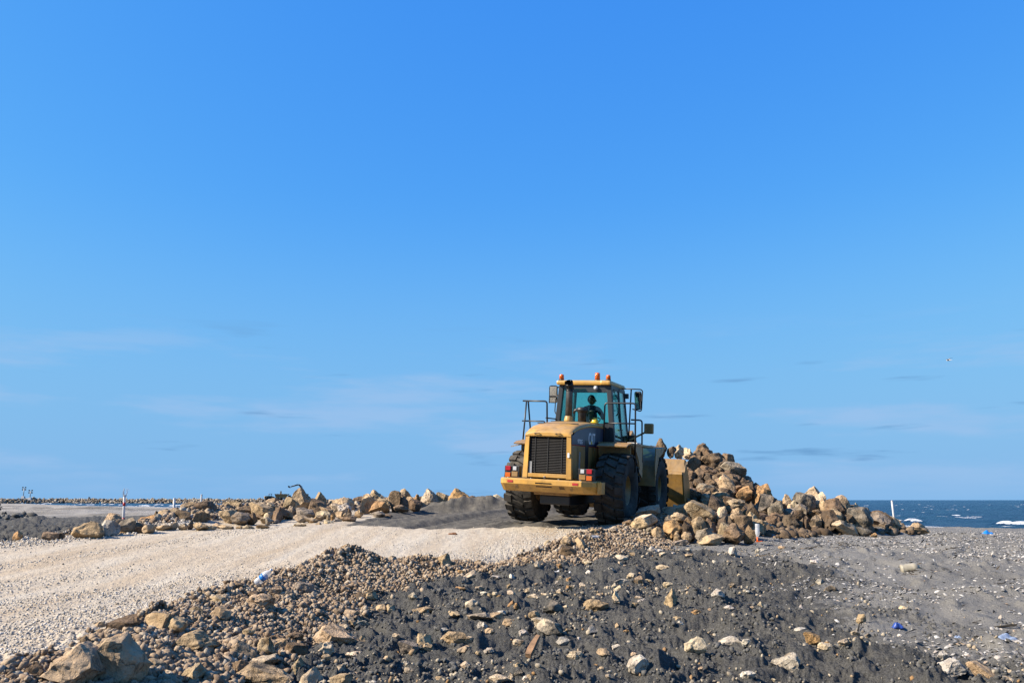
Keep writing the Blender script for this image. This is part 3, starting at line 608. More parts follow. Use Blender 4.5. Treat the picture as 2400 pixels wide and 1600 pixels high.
# --- right hand pile
R1 = boxes(1480, 1020, 5.809, [(340,40,490,300,'bP'),(230,140,370,300,'bB'),(80,155,140,200,'bR'),(490,150,600,310,'dB'),(585,130,720,320,'pJ'),(705,170,850,330,'pJ'),(830,190,960,300,'bB'),(890,100,1060,215,'bR'),(960,160,1115,300,'bR'),(780,270,960,410,'bR'),(970,235,1260,470,'bR'),(1240,240,1410,350,'bR'),(1200,345,1550,555,'gS/18'),(740,430,830,500,'bB'),(860,430,1010,520,'bS'),(740,480,890,600,'bJ'),(880,480,1000,590,'bB'),(970,470,1190,570,'bJ'),(1000,510,1120,640,'dB'),(1165,500,1470,690,'bS'),(1465,575,1595,650,'dR'),(840,590,1010,720,'dJ'),(1000,600,1170,720,'bJ'),(740,620,830,720,'bB'),(1165,600,1260,730,'tB'),(1190,640,1310,740,'tB'),(1260,640,1390,700,'tS'),(1190,710,1440,800,'tS'),(1410,650,1670,760,'bS'),(1440,690,1670,860,'oB'),(1670,660,1920,900,'oJ'),(750,700,920,850,'bJ'),(900,680,1040,790,'bB'),(1030,690,1170,790,'bB'),(1095,760,1200,830,'tB'),(1140,770,1360,910,'tJ'),(960,790,1070,890,'pJ'),(1060,810,1260,960,'dB'),(1250,830,1430,960,'bB'),(1330,870,1570,1000,'tJ'),(750,850,830,970,'bB'),(1560,900,1740,1030,'dB'),(1740,800,2000,1100,'gB~'),
 (775,890,1160,1150,'tS/17'),(1160,970,1330,1130,'pP'),(1345,990,1560,1140,'tP'),(1590,1040,1720,1180,'tP'),(1690,1020,1870,1110,'bS'),(1410,1085,1660,1230,'bR'),(550,940,720,1040,'pB'),(430,970,620,1080,'gB'),(700,970,850,1100,'gB'),(550,1050,760,1180,'tR'),(390,1050,480,1110,'bB'),(90,955,390,1120,'pS/-22'),(40,1070,350,1240,'pS'),(0,1120,245,1310,'tR'),(-115,1150,40,1260,'bB'),(410,1090,560,1260,'tP'),(450,1150,690,1340,'oB'),(290,1240,460,1370,'tB'),(200,1240,320,1330,'gB'),(720,1110,830,1200,'bB'),(820,1110,1050,1280,'tR'),(830,1060,1000,1120,'bB'),(1000,1130,1160,1280,'bB'),(690,1170,860,1360,'dB'),(890,1260,1120,1440,'gB'),(935,1330,1290,1480,'tS'),(690,1310,830,1390,'tR'),(580,1300,670,1380,'tP'),(1190,1180,1420,1320,'tB'),(1280,1200,1560,1470,'bP'),(1440,1200,1600,1320,'bB'),(1550,1230,1680,1460,'bB'),(1750,1195,1985,1365,'pR'),(1740,1110,1830,1200,'gB'),(1820,1110,1950,1210,'bB'),(1190,1090,1330,1240,'dB')])
R2 = boxes(1780, 1120, 5.6, [(145,265,285,345,'bB'),(285,210,460,360,'tP'),(240,320,380,400,'dB'),(410,290,490,410,'pB'),(360,340,460,500,'tP'),(480,190,760,400,'gR~'),(560,110,830,250,'tB'),(730,180,880,330,'pP'),(780,250,950,410,'tB'),(460,330,640,520,'gB'),(370,400,520,600,'gB'),(890,260,1110,480,'bB'),(990,225,1225,430,'tR'),(1220,320,1360,395,'pB'),(650,410,850,490,'bS'),(640,485,820,700,'tP'),(850,420,1060,720,'dB'),(600,500,700,700,'dB'),(1190,385,1500,620,'gR~'),(990,550,1300,770,'pS/30'),(1140,480,1260,640,'dB'),(1150,595,1260,680,'tB'),(1500,455,1600,510,'pB'),(1540,495,1660,580,'pB'),(1640,450,1790,590,'tP'),(1500,520,1780,700,'dS'),(1640,590,1870,780,'oP'),(1820,590,1930,740,'tR'),(1850,685,1925,740,'pR'),(1965,585,2240,715,'tP'),(1460,720,1560,790,'oB'),(1490,630,1690,800,'gR~'),(1290,640,1500,760,'gS~'),(130,300,360,600,'gB~'),(0,300,150,440,'dB'),(300,480,520,720,'dB')])
def d_tall(v): return float(np.interp(v, [1030, 1045, 1100, 1150, 1178, 1190, 1205, 1240, 1275], [29.0, 28.6, 27.6, 26.8, 25.8, 20.6, 19.6, 18.3, 17.5]))
def d_arm(v): return float(np.interp(v, [1130, 1142, 1200, 1260], [23.4, 23.0, 21.8, 20.6]))
for b in R1:
    u, v = (b[0]+b[2])/2, b[3]
    if u > 1775 and v > 1190: d = d_arm(v)
    else: d = d_tall(v if v > 1188 else (b[1]+b[3])/2+8)
    if v < 1078 and u < 1600: d = 27.6
    zone = ('on the tall right pile crest' if v < 1085 else 'on the pile face beside bucket' if v < 1190 else 'at pile foot near the loader' if u < 1600 else 'at pile foot near upturned bottle')
    put(b, d, 'boulder', zone, 'boulder', 1.10, 0.5, 0.05)
for b in R2:
    u, v = (b[0]+b[2])/2, b[3]
    d = d_arm(v); zone = 'on the pile arm toward sea' if u > 1950 else 'on the middle pile hump'
    if u > 2050: d = max(d, 22.0)
    put(b, d, 'boulder', zone, 'boulder', 1.08, 0.5, 0.1)
# --- row along the left edge of the road
L3 = boxes(0, 1170, 6.72, [(185,500,330,640,'oR'),(630,510,890,650,'bR'),(860,520,1000,620,'bR'),(1100,345,1570,640,'tP*'),(1610,220,1890,500,'tP'),(1550,330,1810,590,'wR*'),(1850,290,2120,540,'gP'),(1820,490,1990,545,'oS'),(2060,360,2270,530,'bR'),(555,615,640,670,'oR')])
L4 = boxes(300, 1150, 6.533, [(140,375,490,515,'oS'),(380,305,500,390,'bR'),(440,280,800,480,'tR'),(530,275,610,315,'bB'),(40,480,200,600,'tR'),(90,520,240,650,'bB'),(200,510,410,650,'tB'),(400,520,640,610,'tS'),(490,430,680,530,'tB'),(640,470,760,600,'tB'),(760,495,910,600,'pB'),(780,290,1030,450,'tS/-22'),(970,300,1230,510,'bB'),(1220,370,1320,480,'bB'),(900,450,1000,590,'bB'),(980,485,1200,610,'tP'),(1180,530,1340,600,'tR'),(1280,490,1430,570,'tB'),(1370,520,1600,590,'tS'),(1390,290,1640,500,'tR'),(1560,320,1850,530,'gR'),(1590,195,1850,360,'bP'),(1830,180,2200,420,'tB'),(1960,240,2200,420,'bB'),(2090,180,2240,290,'pR'),(2070,320,2220,440,'pB'),(2000,400,2200,490,'pS'),(2200,250,2352,460,'bB'),(1740,520,1920,590,'pP'),(1940,510,2150,590,'tS'),(1640,530,1760,590,'tB'),(1800,330,1960,520,'bB')])
L5 = boxes(620, 1130, 7.84, [(450,105,860,460,'tB*'),(340,265,560,470,'tB'),(370,430,560,600,'tP'),(780,290,1130,540,'bB'),(860,175,1130,420,'tP'),(1190,285,1620,440,'tR'),(560,460,900,610,'gS'),(980,450,1260,560,'tB'),(910,520,1250,610,'pS'),(1200,380,1480,500,'pS'),(1320,380,1580,550,'wJ'),(1730,210,2050,430,'tB'),(1880,140,2290,410,'tP*'),(1950,340,2290,480,'oB'),(500,740,770,830,'pS'),(1050,690,1250,800,'pP'),(1190,585,1290,670,'oR'),(1260,660,1410,745,'pB'),(1400,620,1680,760,'bR'),(1500,470,1600,560,'bP'),(520,590,800,720,'tS'),(720,650,960,740,'tS'),(890,600,1080,680,'tS'),(1130,580,1210,680,'tB'),(930,730,1040,820,'pB'),(1650,490,1800,600,'tB'),(1960,530,2210,650,'gR'),(1400,550,1580,630,'tS'),(130,430,400,620,'bP'),(0,380,160,480,'pB'),(0,400,110,540,'bB'),(0,640,110,790,'gR'),(180,420,300,560,'bB'),(1290,530,1440,620,'tB'),(150,680,260,740,'gB')])
L6 = boxes(880, 1130, 7.35, [(220,140,420,420,'bB'),(330,100,655,270,'tP'),(280,265,420,400,'bB'),(380,210,560,430,'bB'),(520,240,640,330,'tB'),(650,200,780,330,'oB'),(780,105,1070,320,'pR*'),(990,165,1240,330,'tB'),(860,165,1000,260,'bJ'),(560,280,800,420,'bR'),(300,385,560,490,'bR'),(1260,105,1710,350,'oP*'),(1760,250,1910,360,'bB~'),(1910,205,2270,360,'pR'),(2150,330,2280,440,'wJ'),(130,540,290,610,'bB'),(0,490,130,600,'pS')])
for b in L3+L4+L5+L6:
    u, v = (b[0]+b[2])/2, b[3]
    foot = np.interp(u, [0, 200, 350, 480, 560, 700, 850, 1000, 1180], [1264, 1264, 1251, 1244, 1243, 1236, 1228, 1212, 1188])
    d = float(np.interp(u, [0, 200, 350, 480, 560, 700, 850, 1000, 1180], [16.9, 17.4, 18.2, 18.9, 19.2, 19.9, 21.4, 24.5, 29.3])+0.075*max(0, foot-v))
    zone = 'at the left row end' if u < 330 else 'in row below the marker poles' if u < 520 else 'in row below the far machines' if u < 720 else 'in the middle of left row' if u < 880 else 'in row behind dark sand heap'
    put(b, d, 'boulder', zone, 'boulder', 1.06, 0.5, 0.08)
# --- stones in the bank and on the beach
F = boxes(0, 1400, 5.88, [(550,690,1240,1290,'tB*'),(1170,530,1900,1250,'tR*'),(280,900,560,1160,'bB'),(1080,520,1215,680,'bP'),(1300,330,1440,440,'tB'),(1540,380,1620,450,'pR'),(1790,300,1920,400,'tR'),(1960,220,2330,480,'tB'),(1870,560,2000,670,'tB'),(1650,530,1730,620,'pR'),(1240,440,1560,540,'tS')])
F += boxes(400, 1400, 5.88, [(-170,280,190,500,'tR'),(260,120,440,250,'tB'),(520,130,800,330,'tB'),(0,480,620,800,'tB*'),(360,680,500,850,'pP'),(90,920,420,1190,'tP*'),(430,880,640,1120,'bP'),(840,600,1160,880,'tP'),(1130,560,1390,850,'tB'),(1400,580,1600,800,'tB'),(1070,800,1460,1000,'pS/18'),(890,930,1680,1260,'tP*~'),(1560,630,1860,840,'bR'),(1640,840,1840,1090,'tB'),(1760,970,2070,1230,'pB'),(1970,880,2120,1030,'pP'),(2040,620,2240,800,'pJ'),(2050,780,2200,880,'tS'),(2180,1060,2480,1230,'tP'),(2270,920,2400,1040,'pB'),(1960,400,2600,640,'tB*'),(600,780,740,990,'bB'),(1590,490,1800,640,'bJ')])
F += boxes(800, 1400, 5.88, [(460,100,620,210,'tB'),(610,90,760,210,'tP'),(0,170,240,270,'tB'),(0,260,170,340,'tB'),(80,310,210,420,'tP'),(0,370,100,470,'pJ'),(210,310,380,400,'wS'),(250,520,370,630,'tP'),(700,490,800,560,'pJ'),(50,740,270,840,'pS'),(570,800,680,890,'tP'),(760,610,1060,790,'gB~'),(1025,495,1240,690,'tP'),(1090,630,1270,750,'tJ'),(1310,415,1480,500,'wS'),(1380,490,1780,660,'tS/14'),(1680,530,1810,640,'tR'),(1590,665,1790,800,'pS~'),(1960,690,2100,780,'wJ'),(1845,735,1920,810,'tR'),(1420,190,1660,290,'tS'),(1730,220,2080,330,'gS'),(2060,210,2230,300,'tB'),(2160,175,2280,245,'wR'),(2220,290,2400,400,'tB'),(1870,330,2010,450,'wJ'),(1980,420,2110,510,'tS'),(2040,1070,2310,1180,'pR'),(2280,1060,2400,1170,'pP'),(370,1140,480,1190,'wR'),(960,130,1270,250,'tS~'),(1030,310,1085,360,'oR'),(1560,10,1700,90,'tJ')])
F += boxes(1200, 1400, 5.88, [(20,70,100,190,'oP'),(230,190,390,310,'tR'),(280,290,560,430,'pB'),(350,310,710,540,'pB~'),(440,60,710,250,'gP~'),(1000,25,1340,215,'tP*'),(700,100,780,160,'pB'),(1380,0,1490,80,'pP'),(1050,390,1200,500,'wP'),(1650,80,1740,140,'tR'),(1730,20,1860,80,'wJ'),(610,550,790,660,'wS'),(10,580,180,660,'pR'),(90,440,210,520,'wJ'),(750,740,1010,890,'pR*'),(1190,710,1400,840,'tS/-18'),(1380,640,1500,730,'wP'),(1080,910,1190,960,'oS'),(1590,800,1900,1060,'wR*~'),(1640,750,1730,810,'tB'),(0,1000,150,1130,'pP~'),(210,1050,350,1140,'pP'),(2210,250,2352,330,'tS'),(1540,440,1620,490,'oS'),(1290,1060,1360,1110,'pR'),(1390,350,1480,450,'tP'),(900,540,960,590,'wP'),(30,890,130,960,'tB')])
F += boxes(1000, 1240, 5.88, [(140,340,330,520,'tB'),(60,380,150,450,'tB'),(330,480,460,570,'tB'),(420,560,520,640,'oR'),(120,550,230,620,'pB'),(480,590,680,700,'pS/-20'),(480,650,540,750,'wP'),(885,630,1010,690,'wS'),(1140,610,1220,690,'wP'),(660,780,800,850,'pR'),(400,790,540,850,'oS'),(1105,745,1160,820,'tP'),(830,880,900,940,'tP'),(900,860,970,920,'pR'),(945,900,1030,960,'oR'),(1110,845,1230,910,'pS/-20'),(1320,810,1420,890,'pS/-25'),(1390,890,1580,970,'pP'),(1580,870,1680,940,'pS/-25'),(1790,640,1890,720,'pR~'),(1925,660,2010,760,'oR'),(1760,710,1830,780,'wJ'),(1785,820,1880,900,'pP'),(1920,770,2010,860,'oR'),(2110,730,2200,800,'pP'),(2170,430,2290,490,'pR'),(2190,560,2270,610,'wR'),(1790,470,1870,540,'oR'),(1480,430,1560,540,'pP'),(1840,90,2010,250,'tR'),(2050,110,2190,300,'tP'),(1830,230,2060,380,'bB'),(1620,150,1730,230,'pP'),(535,970,720,1120,'pR'),(1115,980,1210,1090,'oP'),(1195,1030,1270,1110,'tP')])
F += boxes(1400, 1240, 5.88, [(700,230,830,310,'wB'),(810,270,920,320,'wS'),(255,355,440,430,'pS'),(440,315,570,400,'tR'),(855,310,940,380,'pP'),(1210,330,1330,385,'tS'),(1080,140,1260,240,'gS'),(1220,260,1300,320,'wR'),(1810,240,1940,390,'wP'),(1660,330,1710,375,'wB'),(1590,425,1660,490,'wP'),(2180,265,2240,335,'wB'),(2240,260,2340,305,'wS'),(820,490,1000,570,'pJ'),(150,530,240,600,'wP'),(410,600,540,690,'pR'),(240,680,450,760,'wS'),(490,640,630,790,'tP'),(570,590,640,650,'tP'),(660,685,770,755,'pS/-25'),(910,730,1050,810,'pR'),(960,810,1110,1070,'tB'),(210,850,320,1020,'pB'),(360,840,450,910,'wR'),(520,920,620,970,'pS'),(560,955,680,1020,'wJ'),(480,1010,560,1080,'tR'),(1580,830,1760,970,'wP'),(1580,985,1650,1050,'pP'),(1760,1050,1910,1130,'wR'),(2080,1060,2210,1120,'tR'),(2215,1000,2300,1110,'pP'),(1290,1105,1440,1176,'oB'),(120,780,190,850,'pR'),(800,800,860,850,'pR'),(1020,315,1080,350,'wR'),(285,440,330,500,'pP'),(290,480,400,530,'tS'),(920,1110,980,1160,'wP')])
F += boxes(1400, 1200, 2.352, [(485,690,600,790,'pP*'),(680,685,810,745,'wR'),(800,700,850,745,'wR'),(1145,665,1240,730,'oB'),(1225,720,1295,765,'pR'),(990,780,1130,890,'wP*'),(795,875,875,920,'wS'),(1435,560,1490,620,'tP'),(605,920,660,945,'pR'),(1870,765,1935,825,'wP'),(1895,810,2055,925,'wB*'),(2065,850,2230,935,'tS/22'),(1260,405,1320,445,'tR~'),(1180,265,1225,290,'wR'),(1000,185,1040,205,'tR'),(1110,510,1140,535,'wP'),(1090,635,1160,655,'wS')])
def beach_zone(u, v, bank):
    if bank: return 'in lower left gravel bank' if u < 500 else 'in gravel bank below road bottle' if u < 800 else 'in gravel bank below the loader'
    band_ = 'near' if v > 1500 else 'middle' if v > 1390 else 'far'
    return f'in {band_} sand '+('left of stick' if u < 1230 else 'right of stick' if u < 1480 else 'below the pile' if u < 1850 else 'by right edge')
vb = np.array([min(b[3], 1640) for b in F]); ub = np.array([(b[0]+b[2])/2 for b in F])
hx, hy = hit(ub, vb-0.12*np.array([b[3]-b[1] for b in F]))
for b, d in zip(F, hy):
    u, v = (b[0]+b[2])/2, b[3]; dR = float(edges(np.array(P(u, v, d).x), np.array(d))[0])
    bank = dR > -1.1
    zone = beach_zone(u, v, bank)
    put(b, float(d), 'stone', zone, 'stone', 1.08, 0.4, 0.18)
# --- more beach stones, loose
def k_st(x, y):
    dk, tn, dR, dL = zones(x, y); return inview(x, y)*(dR < -1.2)*dk*(y < 15.5)*np.clip(9/y, 0, 1)
x, y = sample(80, -3.4, 5.6, 6.3, 15.5, lambda x, y: k_st(x, y)*(0.05+sm(0.0, 0.45, perlin(x*0.7, y*0.7, 94)+0.3*perlin(x*2.2, y*2.2, 95))))
for a, b in zip(x, y):
    s = 0.045*math.exp(random.gauss(0, 0.42)); z = float(gz(a, b))
    rock('stone', (a, b, z+s*0.25), (s*1.5, s*1.2, s*1.05), random.choice('tppww'), random.choice('BRPSJ'), random.choice((0, 0, 0.3)), 0, beach_zone(*proj((a, b, z)), False), 'stone')
x, y = sample(60, -5.4, 3.2, 5, 19, lambda x, y: k_bank(x, y))
for a, b in zip(x, y):
    s = 0.10*math.exp(random.gauss(0, 0.35)); z = float(gz(a, b))
    rock('stone', (a, b, z+s*0.2), (s*1.4, s*1.2, s), random.choice('ttbg'), random.choice('BRPJ'), 0, 0, beach_zone(*proj((a, b, z)), True), 'stone')
# --- filling boulders lower in the piles
x, y = sample(70, 2.6, 11, 18.4, 32, lambda x, y: sm(0.12, 0.3, pile_h(x, y))*1.0*((np.abs((x-1.43)*0.927-(y-20.5)*0.375) > 1.9) | (y > 27.6)))
for a, b in zip(x, y):
    s = random.uniform(0.35, 0.62); z = float(gz(a, b))
    rock('boulder', (a, b, z+s*0.1), (s*1.3, s*1.1, s), random.choice('ttbbgd'), random.choice('BBRPJ'), 0, random.uniform(-.5, .5), 'wedged inside the right pile', 'boulder')
x, y = sample(70, 4.6, 10, 25.2, 32, lambda x, y: sm(0.3, 0.8, pile_h(x, y))*1.0)
for a, b in zip(x, y):
    s = random.uniform(0.22, 0.40); z = float(gz(a, b))
    rock('boulder', (a, b, z+s*0.2), (s*1.3, s*1.1, s), random.choice('bbdbt'), random.choice('BJRJ'), 0, random.uniform(-.5, .5), 'wedged in the tall pile', 'boulder')
x, y = sample(40, -11, 0.5, 18.5, 33, lambda x, y: sm(0.12, 0.25, left_h(x, y))*1.0)
for a, b in zip(x, y):
    s = random.uniform(0.2, 0.42); z = float(gz(a, b))
    rock('boulder', (a, b, z+s*0.1), (s*1.4, s*1.1, s*0.9), random.choice('ttbg'), random.choice('BRPS'), 0, 0, 'wedged in the left rubble', 'boulder')
ORD = 'first second third fourth fifth sixth seventh eighth ninth tenth eleventh twelfth thirteenth fourteenth fifteenth sixteenth seventeenth eighteenth nineteenth twentieth'.split()
ORD += ['twenty-'+w for w in ORD[:9]]+['thirtieth']+['thirty-'+w for w in ORD[:9]]
def label_rocks():
    zs = {}
    for r in ROCKS: zs.setdefault(r['zone'], []).append(r)
    for z, rs in zs.items():
        rs.sort(key=lambda r: r['px'][0]); big = sorted(r['w'] for r in rs); m1_, m2_ = big[len(big)//3], big[2*len(big)//3]
        bykey = {}
        for r in rs:
            sz = 'small' if r['w'] < m1_ else 'large' if r['w'] > m2_ else 'medium'
            k = f"{sz} {TWORD[r['tone']]} {SWORD[r['shape']]} {r['word']}"; bykey.setdefault(k, []).append(r)
        for k, q in bykey.items():
            for i, r in enumerate(q):
                lab = f"{k} {z}" if len(q) == 1 else f"{k}, {ORD[i]} such from left {z}"
                tag(r['o'], lab, r['word'], 'boulders of the right rock pile' if 'pile' in z and r['word'] == 'boulder' else 'boulders in the row left of the road' if r['word'] == 'boulder' else 'stones in the gravel bank' if 'bank' in z else 'stones lying in the beach sand')
label_rocks()

# ------------------------------------------------------------------ shape builders for machines
def bm_box(bm, c, s, rot=None, bev=0.0):
    m = Matrix.Translation(c) @ (rot.to_matrix().to_4x4() if rot else Matrix()) @ Matrix.Diagonal((s[0], s[1], s[2], 1))
    r = bmesh.ops.create_cube(bm, size=1.0, matrix=m)
    if bev:
        es = list({e for v in r['verts'] for e in v.link_edges}); bmesh.ops.bevel(bm, geom=es, offset=bev, segments=2, affect='EDGES', profile=0.6)
def box(name, c, s, mat, par, bev=0.0, rot=None):
    bm = bmesh.new(); bm_box(bm, c, s, rot, bev); return obj(name, bm, mat, par)
def span(name, a, b, mat, par, bev=0.0):     # box from corner a to corner b
    c = [(p+q)/2 for p, q in zip(a, b)]; s = [abs(q-p) for p, q in zip(a, b)]; return box(name, c, s, mat, par, bev)
def frames(pts):
    pts = [Vector(p) for p in pts]; out = []; up = Vector((0, 0, 1))
    for i, p in enumerate(pts):
        t = (pts[min(i+1, len(pts)-1)]-pts[max(i-1, 0)]).normalized()
        if i == 0:
            n = t.orthogonal().normalized()
        else:
            n = (n-t*n.dot(t)); n = n.normalized() if n.length > 1e-6 else t.orthogonal().normalized()
        out.append((p, n, t.cross(n)))
    return out
def bm_tube(bm, pts, r, seg=10, caps=True):
    rs = r if hasattr(r, '__len__') else [r]*len(pts); rings = []
    for (p, n, b), q in zip(frames(pts), rs):
        rings.append([bm.verts.new(p+(n*math.cos(a)+b*math.sin(a))*q) for a in [2*math.pi*k/seg for k in range(seg)]])
    for A, B in zip(rings[:-1], rings[1:]):
        for k in range(seg): f = bm.faces.new((A[k], A[(k+1) % seg], B[(k+1) % seg], B[k])); f.smooth = True
    if caps:
        bm.faces.new(rings[0][::-1]); bm.faces.new(rings[-1])
def round_path(pts, rad=0.06, n=4):
    pts = [Vector(p) for p in pts]; out = [pts[0]]
    for a, p, c in zip(pts[:-2], pts[1:-1], pts[2:]):
        u = (a-p); v = (c-p); r = min(rad, u.length*0.45, v.length*0.45); q0 = p+u.normalized()*r; q1 = p+v.normalized()*r
        for k in range(n+1):
            t = k/n; out.append(q0*(1-t)**2+p*2*t*(1-t)+q1*t*t)
    out.append(pts[-1]); return out
def tube(name, pts, r, mat, par, seg=10, rad=0.0):
    bm = bmesh.new(); bm_tube(bm, round_path(pts, rad) if rad else pts, r, seg); bmesh.ops.recalc_face_normals(bm, faces=bm.faces); return obj(name, bm, mat, par)
def bm_lathe(bm, prof, seg=32, axis='Z', c=(0, 0, 0)):
    """prof: list of (radius, height); closed at the axis where radius is 0"""
    rings = []
    for r, h in prof:
        ring = []
        for k in range(seg):
            a = 2*math.pi*k/seg; x, y, z = r*math.cos(a), r*math.sin(a), h
            p = (x, y, z) if axis == 'Z' else (z, x, y) if axis == 'X' else (x, z, y)
            ring.append(bm.verts.new(Vector(p)+Vector(c)))
        rings.append(ring)
    for A, B in zip(rings[:-1], rings[1:]):
        for k in range(seg): f = bm.faces.new((A[k], A[(k+1) % seg], B[(k+1) % seg], B[k])); f.smooth = True
    bm.faces.new(rings[0][::-1]); bm.faces.new(rings[-1])
    bmesh.ops.remove_doubles(bm, verts=bm.verts, dist=1e-5); bmesh.ops.recalc_face_normals(bm, faces=bm.faces)
def lathe(name, prof, mat, par, seg=24, axis='Z', c=(0, 0, 0)):
    bm = bmesh.new(); bm_lathe(bm, prof, seg, axis, c); return obj(name, bm, mat, par)
def bm_prism(bm, poly, x0, x1):               # poly in (y, z), extruded along x
    A = [bm.verts.new((x0, p[0], p[1])) for p in poly]; B = [bm.verts.new((x1, p[0], p[1])) for p in poly]; n = len(poly)
    for k in range(n): bm.faces.new((A[k], A[(k+1) % n], B[(k+1) % n], B[k]))
    bm.faces.new(A[::-1]); bm.faces.new(B); bmesh.ops.recalc_face_normals(bm, faces=bm.faces)
def prism(name, poly, x0, x1, mat, par, bev=0.0):
    bm = bmesh.new(); bm_prism(bm, poly, x0, x1)
    if bev: bmesh.ops.bevel(bm, geom=list(bm.edges), offset=bev, segments=2, affect='EDGES', profile=0.6)
    return obj(name, bm, mat, par)
def loft(name, secs, mat, par, smooth=False, cap=True):
    bm = bmesh.new(); rings = [[bm.verts.new(p) for p in s] for s in secs]; n = len(secs[0])
    for A, B in zip(rings[:-1], rings[1:]):
        for k in range(n): f = bm.faces.new((A[k], A[(k+1) % n], B[(k+1) % n], B[k])); f.smooth = smooth
    if cap: bm.faces.new(rings[0][::-1]); bm.faces.new(rings[-1])
    bmesh.ops.recalc_face_normals(bm, faces=bm.faces); return obj(name, bm, mat, par)
def quad_plate(name, pts, thick, mat, par):   # a thin solid plate through a polygon of points
    pts = [Vector(p) for p in pts]; n = (pts[1]-pts[0]).cross(pts[-1]-pts[0]).normalized()*thick/2
    return loft(name, [[p-n for p in pts], [p+n for p in pts]], mat, par)
def beam(name, a, b, w, h, mat, par, bev=0.0):
    a, b = Vector(a), Vector(b); d = b-a; q = d.to_track_quat('Y', 'Z'); bm = bmesh.new()
    bm_box(bm, (a+b)/2, (w, d.length, h), q.to_euler(), bev); return obj(name, bm, mat, par)
def text_mesh(name, body, size, mat, par, origin, xdir, ydir, depth=0.004, squeeze=1.0):
    cu = bpy.data.curves.new(name, 'FONT'); cu.body = body; cu.size = size; cu.extrude = depth; cu.align_x = 'LEFT'; cu.offset = size*0.018
    t = bpy.data.objects.new(name, cu); COL.objects.link(t); bpy.context.view_layer.update()
    me = bpy.data.meshes.new_from_object(t.evaluated_get(bpy.context.evaluated_depsgraph_get())); bpy.data.objects.remove(t)
    X = Vector(xdir).normalized(); Y = Vector(ydir).normalized(); Z = X.cross(Y)
    me.transform(Matrix(((X.x*squeeze, Y.x, Z.x, origin[0]), (X.y*squeeze, Y.y, Z.y, origin[1]), (X.z*squeeze, Y.z, Z.z, origin[2]), (0, 0, 0, 1))))
    me.materials.clear(); me.materials.append(mat); return obj(name, me, None, par)

# ------------------------------------------------------------------ the wheel loader
LO = (1.43, 20.5); HEAD = 22.0
lz = CAMZ-0.53-0.045
WL = empty('wheel_loader', (LO[0], LO[1], lz), (R(1.5), R(3.2), R(-HEAD)))
tag(WL, 'yellow wheel loader seen from behind with its bucket against the rock pile', 'wheel loader')
Y, K = M['yellow'], M['black']
# wheels
TR, TW = 0.87, 0.66
def tyre_mesh():
    prof = [(0.34, -0.24), (0.42, -0.30), (0.55, -0.335), (0.70, -0.335), (0.79, -0.315), (0.81, -0.27), (0.815, 0.27), (0.79, 0.315), (0.70, 0.335), (0.55, 0.335), (0.42, 0.30), (0.34, 0.24)]
    bm = bmesh.new(); bm_lathe(bm, prof, 56, 'X'); bmesh.ops.delete(bm, geom=[f for f in bm.faces if len(f.verts) > 4], context='FACES_ONLY'); me = bpy.data.meshes.new('tyre'); bm.to_mesh(me); bm.free(); return me
def tread_mesh():
    bm = bmesh.new(); N = 20; st = 2*math.pi/N
    def block(poly):             # poly of (angle, across)
        inner = []; outer = []
        n = len(poly); ca = sum(p[0] for p in poly)/n; cx = sum(p[1] for p in poly)/n
        for a, x in poly:
            r0 = 0.79; ed = max(0, abs(x)-0.26); r1 = TR-ed*0.30
            inner.append(bm.verts.new((x, r0*math.cos(a), r0*math.sin(a))))
            a2 = ca+(a-ca)*0.93; x2 = cx+(x-cx)*0.95
            outer.append(bm.verts.new((x2, r1*math.cos(a2), r1*math.sin(a2))))
        for k in range(n): bm.faces.new((inner[k], inner[(k+1) % n], outer[(k+1) % n], outer[k]))
        bm.faces.new(outer)
    for i in range(N):
        a = i*st
        # centre block, a slanted Z
        block([(a-0.30*st, -0.135), (a-0.02*st, -0.125), (a+0.28*st, 0.0), (a+0.50*st, 0.125), (a+0.22*st, 0.135), (a-0.05*st, 0.0)][::1])
        for s in (-1, 1):
            o = a+(0.52*st if s > 0 else 0.0)
            block([(o-0.34*st, s*0.155), (o+0.36*st, s*0.155), (o+0.36*st+0.10*st, s*0.345), (o-0.34*st+0.10*st, s*0.345)])
            block([(o-0.20*st, s*0.335), (o+0.40*st, s*0.335), (o+0.36*st, s*0.352), (o-0.16*st, s*0.352)])
    bmesh.ops.recalc_face_normals(bm, faces=bm.faces); me = bpy.data.meshes.new('tread'); bm.to_mesh(me); bm.free(); return me
def rim_mesh():
    bm = bmesh.new(); bm_lathe(bm, [(0.0, 0.02), (0.16, 0.03), (0.20, 0.08), (0.27, 0.05), (0.315, 0.10), (0.33, 0.22), (0.355, 0.25), (0.36, 0.20), (0.36, -0.25), (0.30, -0.25), (0.0, -0.1)], 36, 'X')
    me = bpy.data.meshes.new('rim'); bm.to_mesh(me); bm.free(); return me
def bolts_mesh():
    bm = bmesh.new()
    for k in range(16):
        a = 2*math.pi*k/16; bm_box(bm, (0.065, 0.24*math.cos(a), 0.24*math.sin(a)), (0.03, 0.03, 0.03), Euler((a, 0, 0)))
    me = bpy.data.meshes.new('wheel_nuts'); bm.to_mesh(me); bm.free(); return me
tm, trm, rm_, bmh = tyre_mesh(), tread_mesh(), rim_mesh(), bolts_mesh()
for me, mt in ((tm, M['rubber']), (trm, M['rubber']), (rm_, M['yellow_worn_shade']), (bmh, M['yellow_worn_shade'])): me.materials.append(mt)
for wy in (0.0, 3.45):
    for sx in (-1, 1):
        w = bpy.data.objects.new('wheel', tm); link(w, WL); w.location = (sx*1.115, wy, TR); w.rotation_euler = (random.uniform(0, 3), 0, 0 if sx > 0 else math.pi)
        for nm, me in (('tread', trm), ('rim', rm_), ('wheel_nuts', bmh)): link(bpy.data.objects.new(nm, me), w)
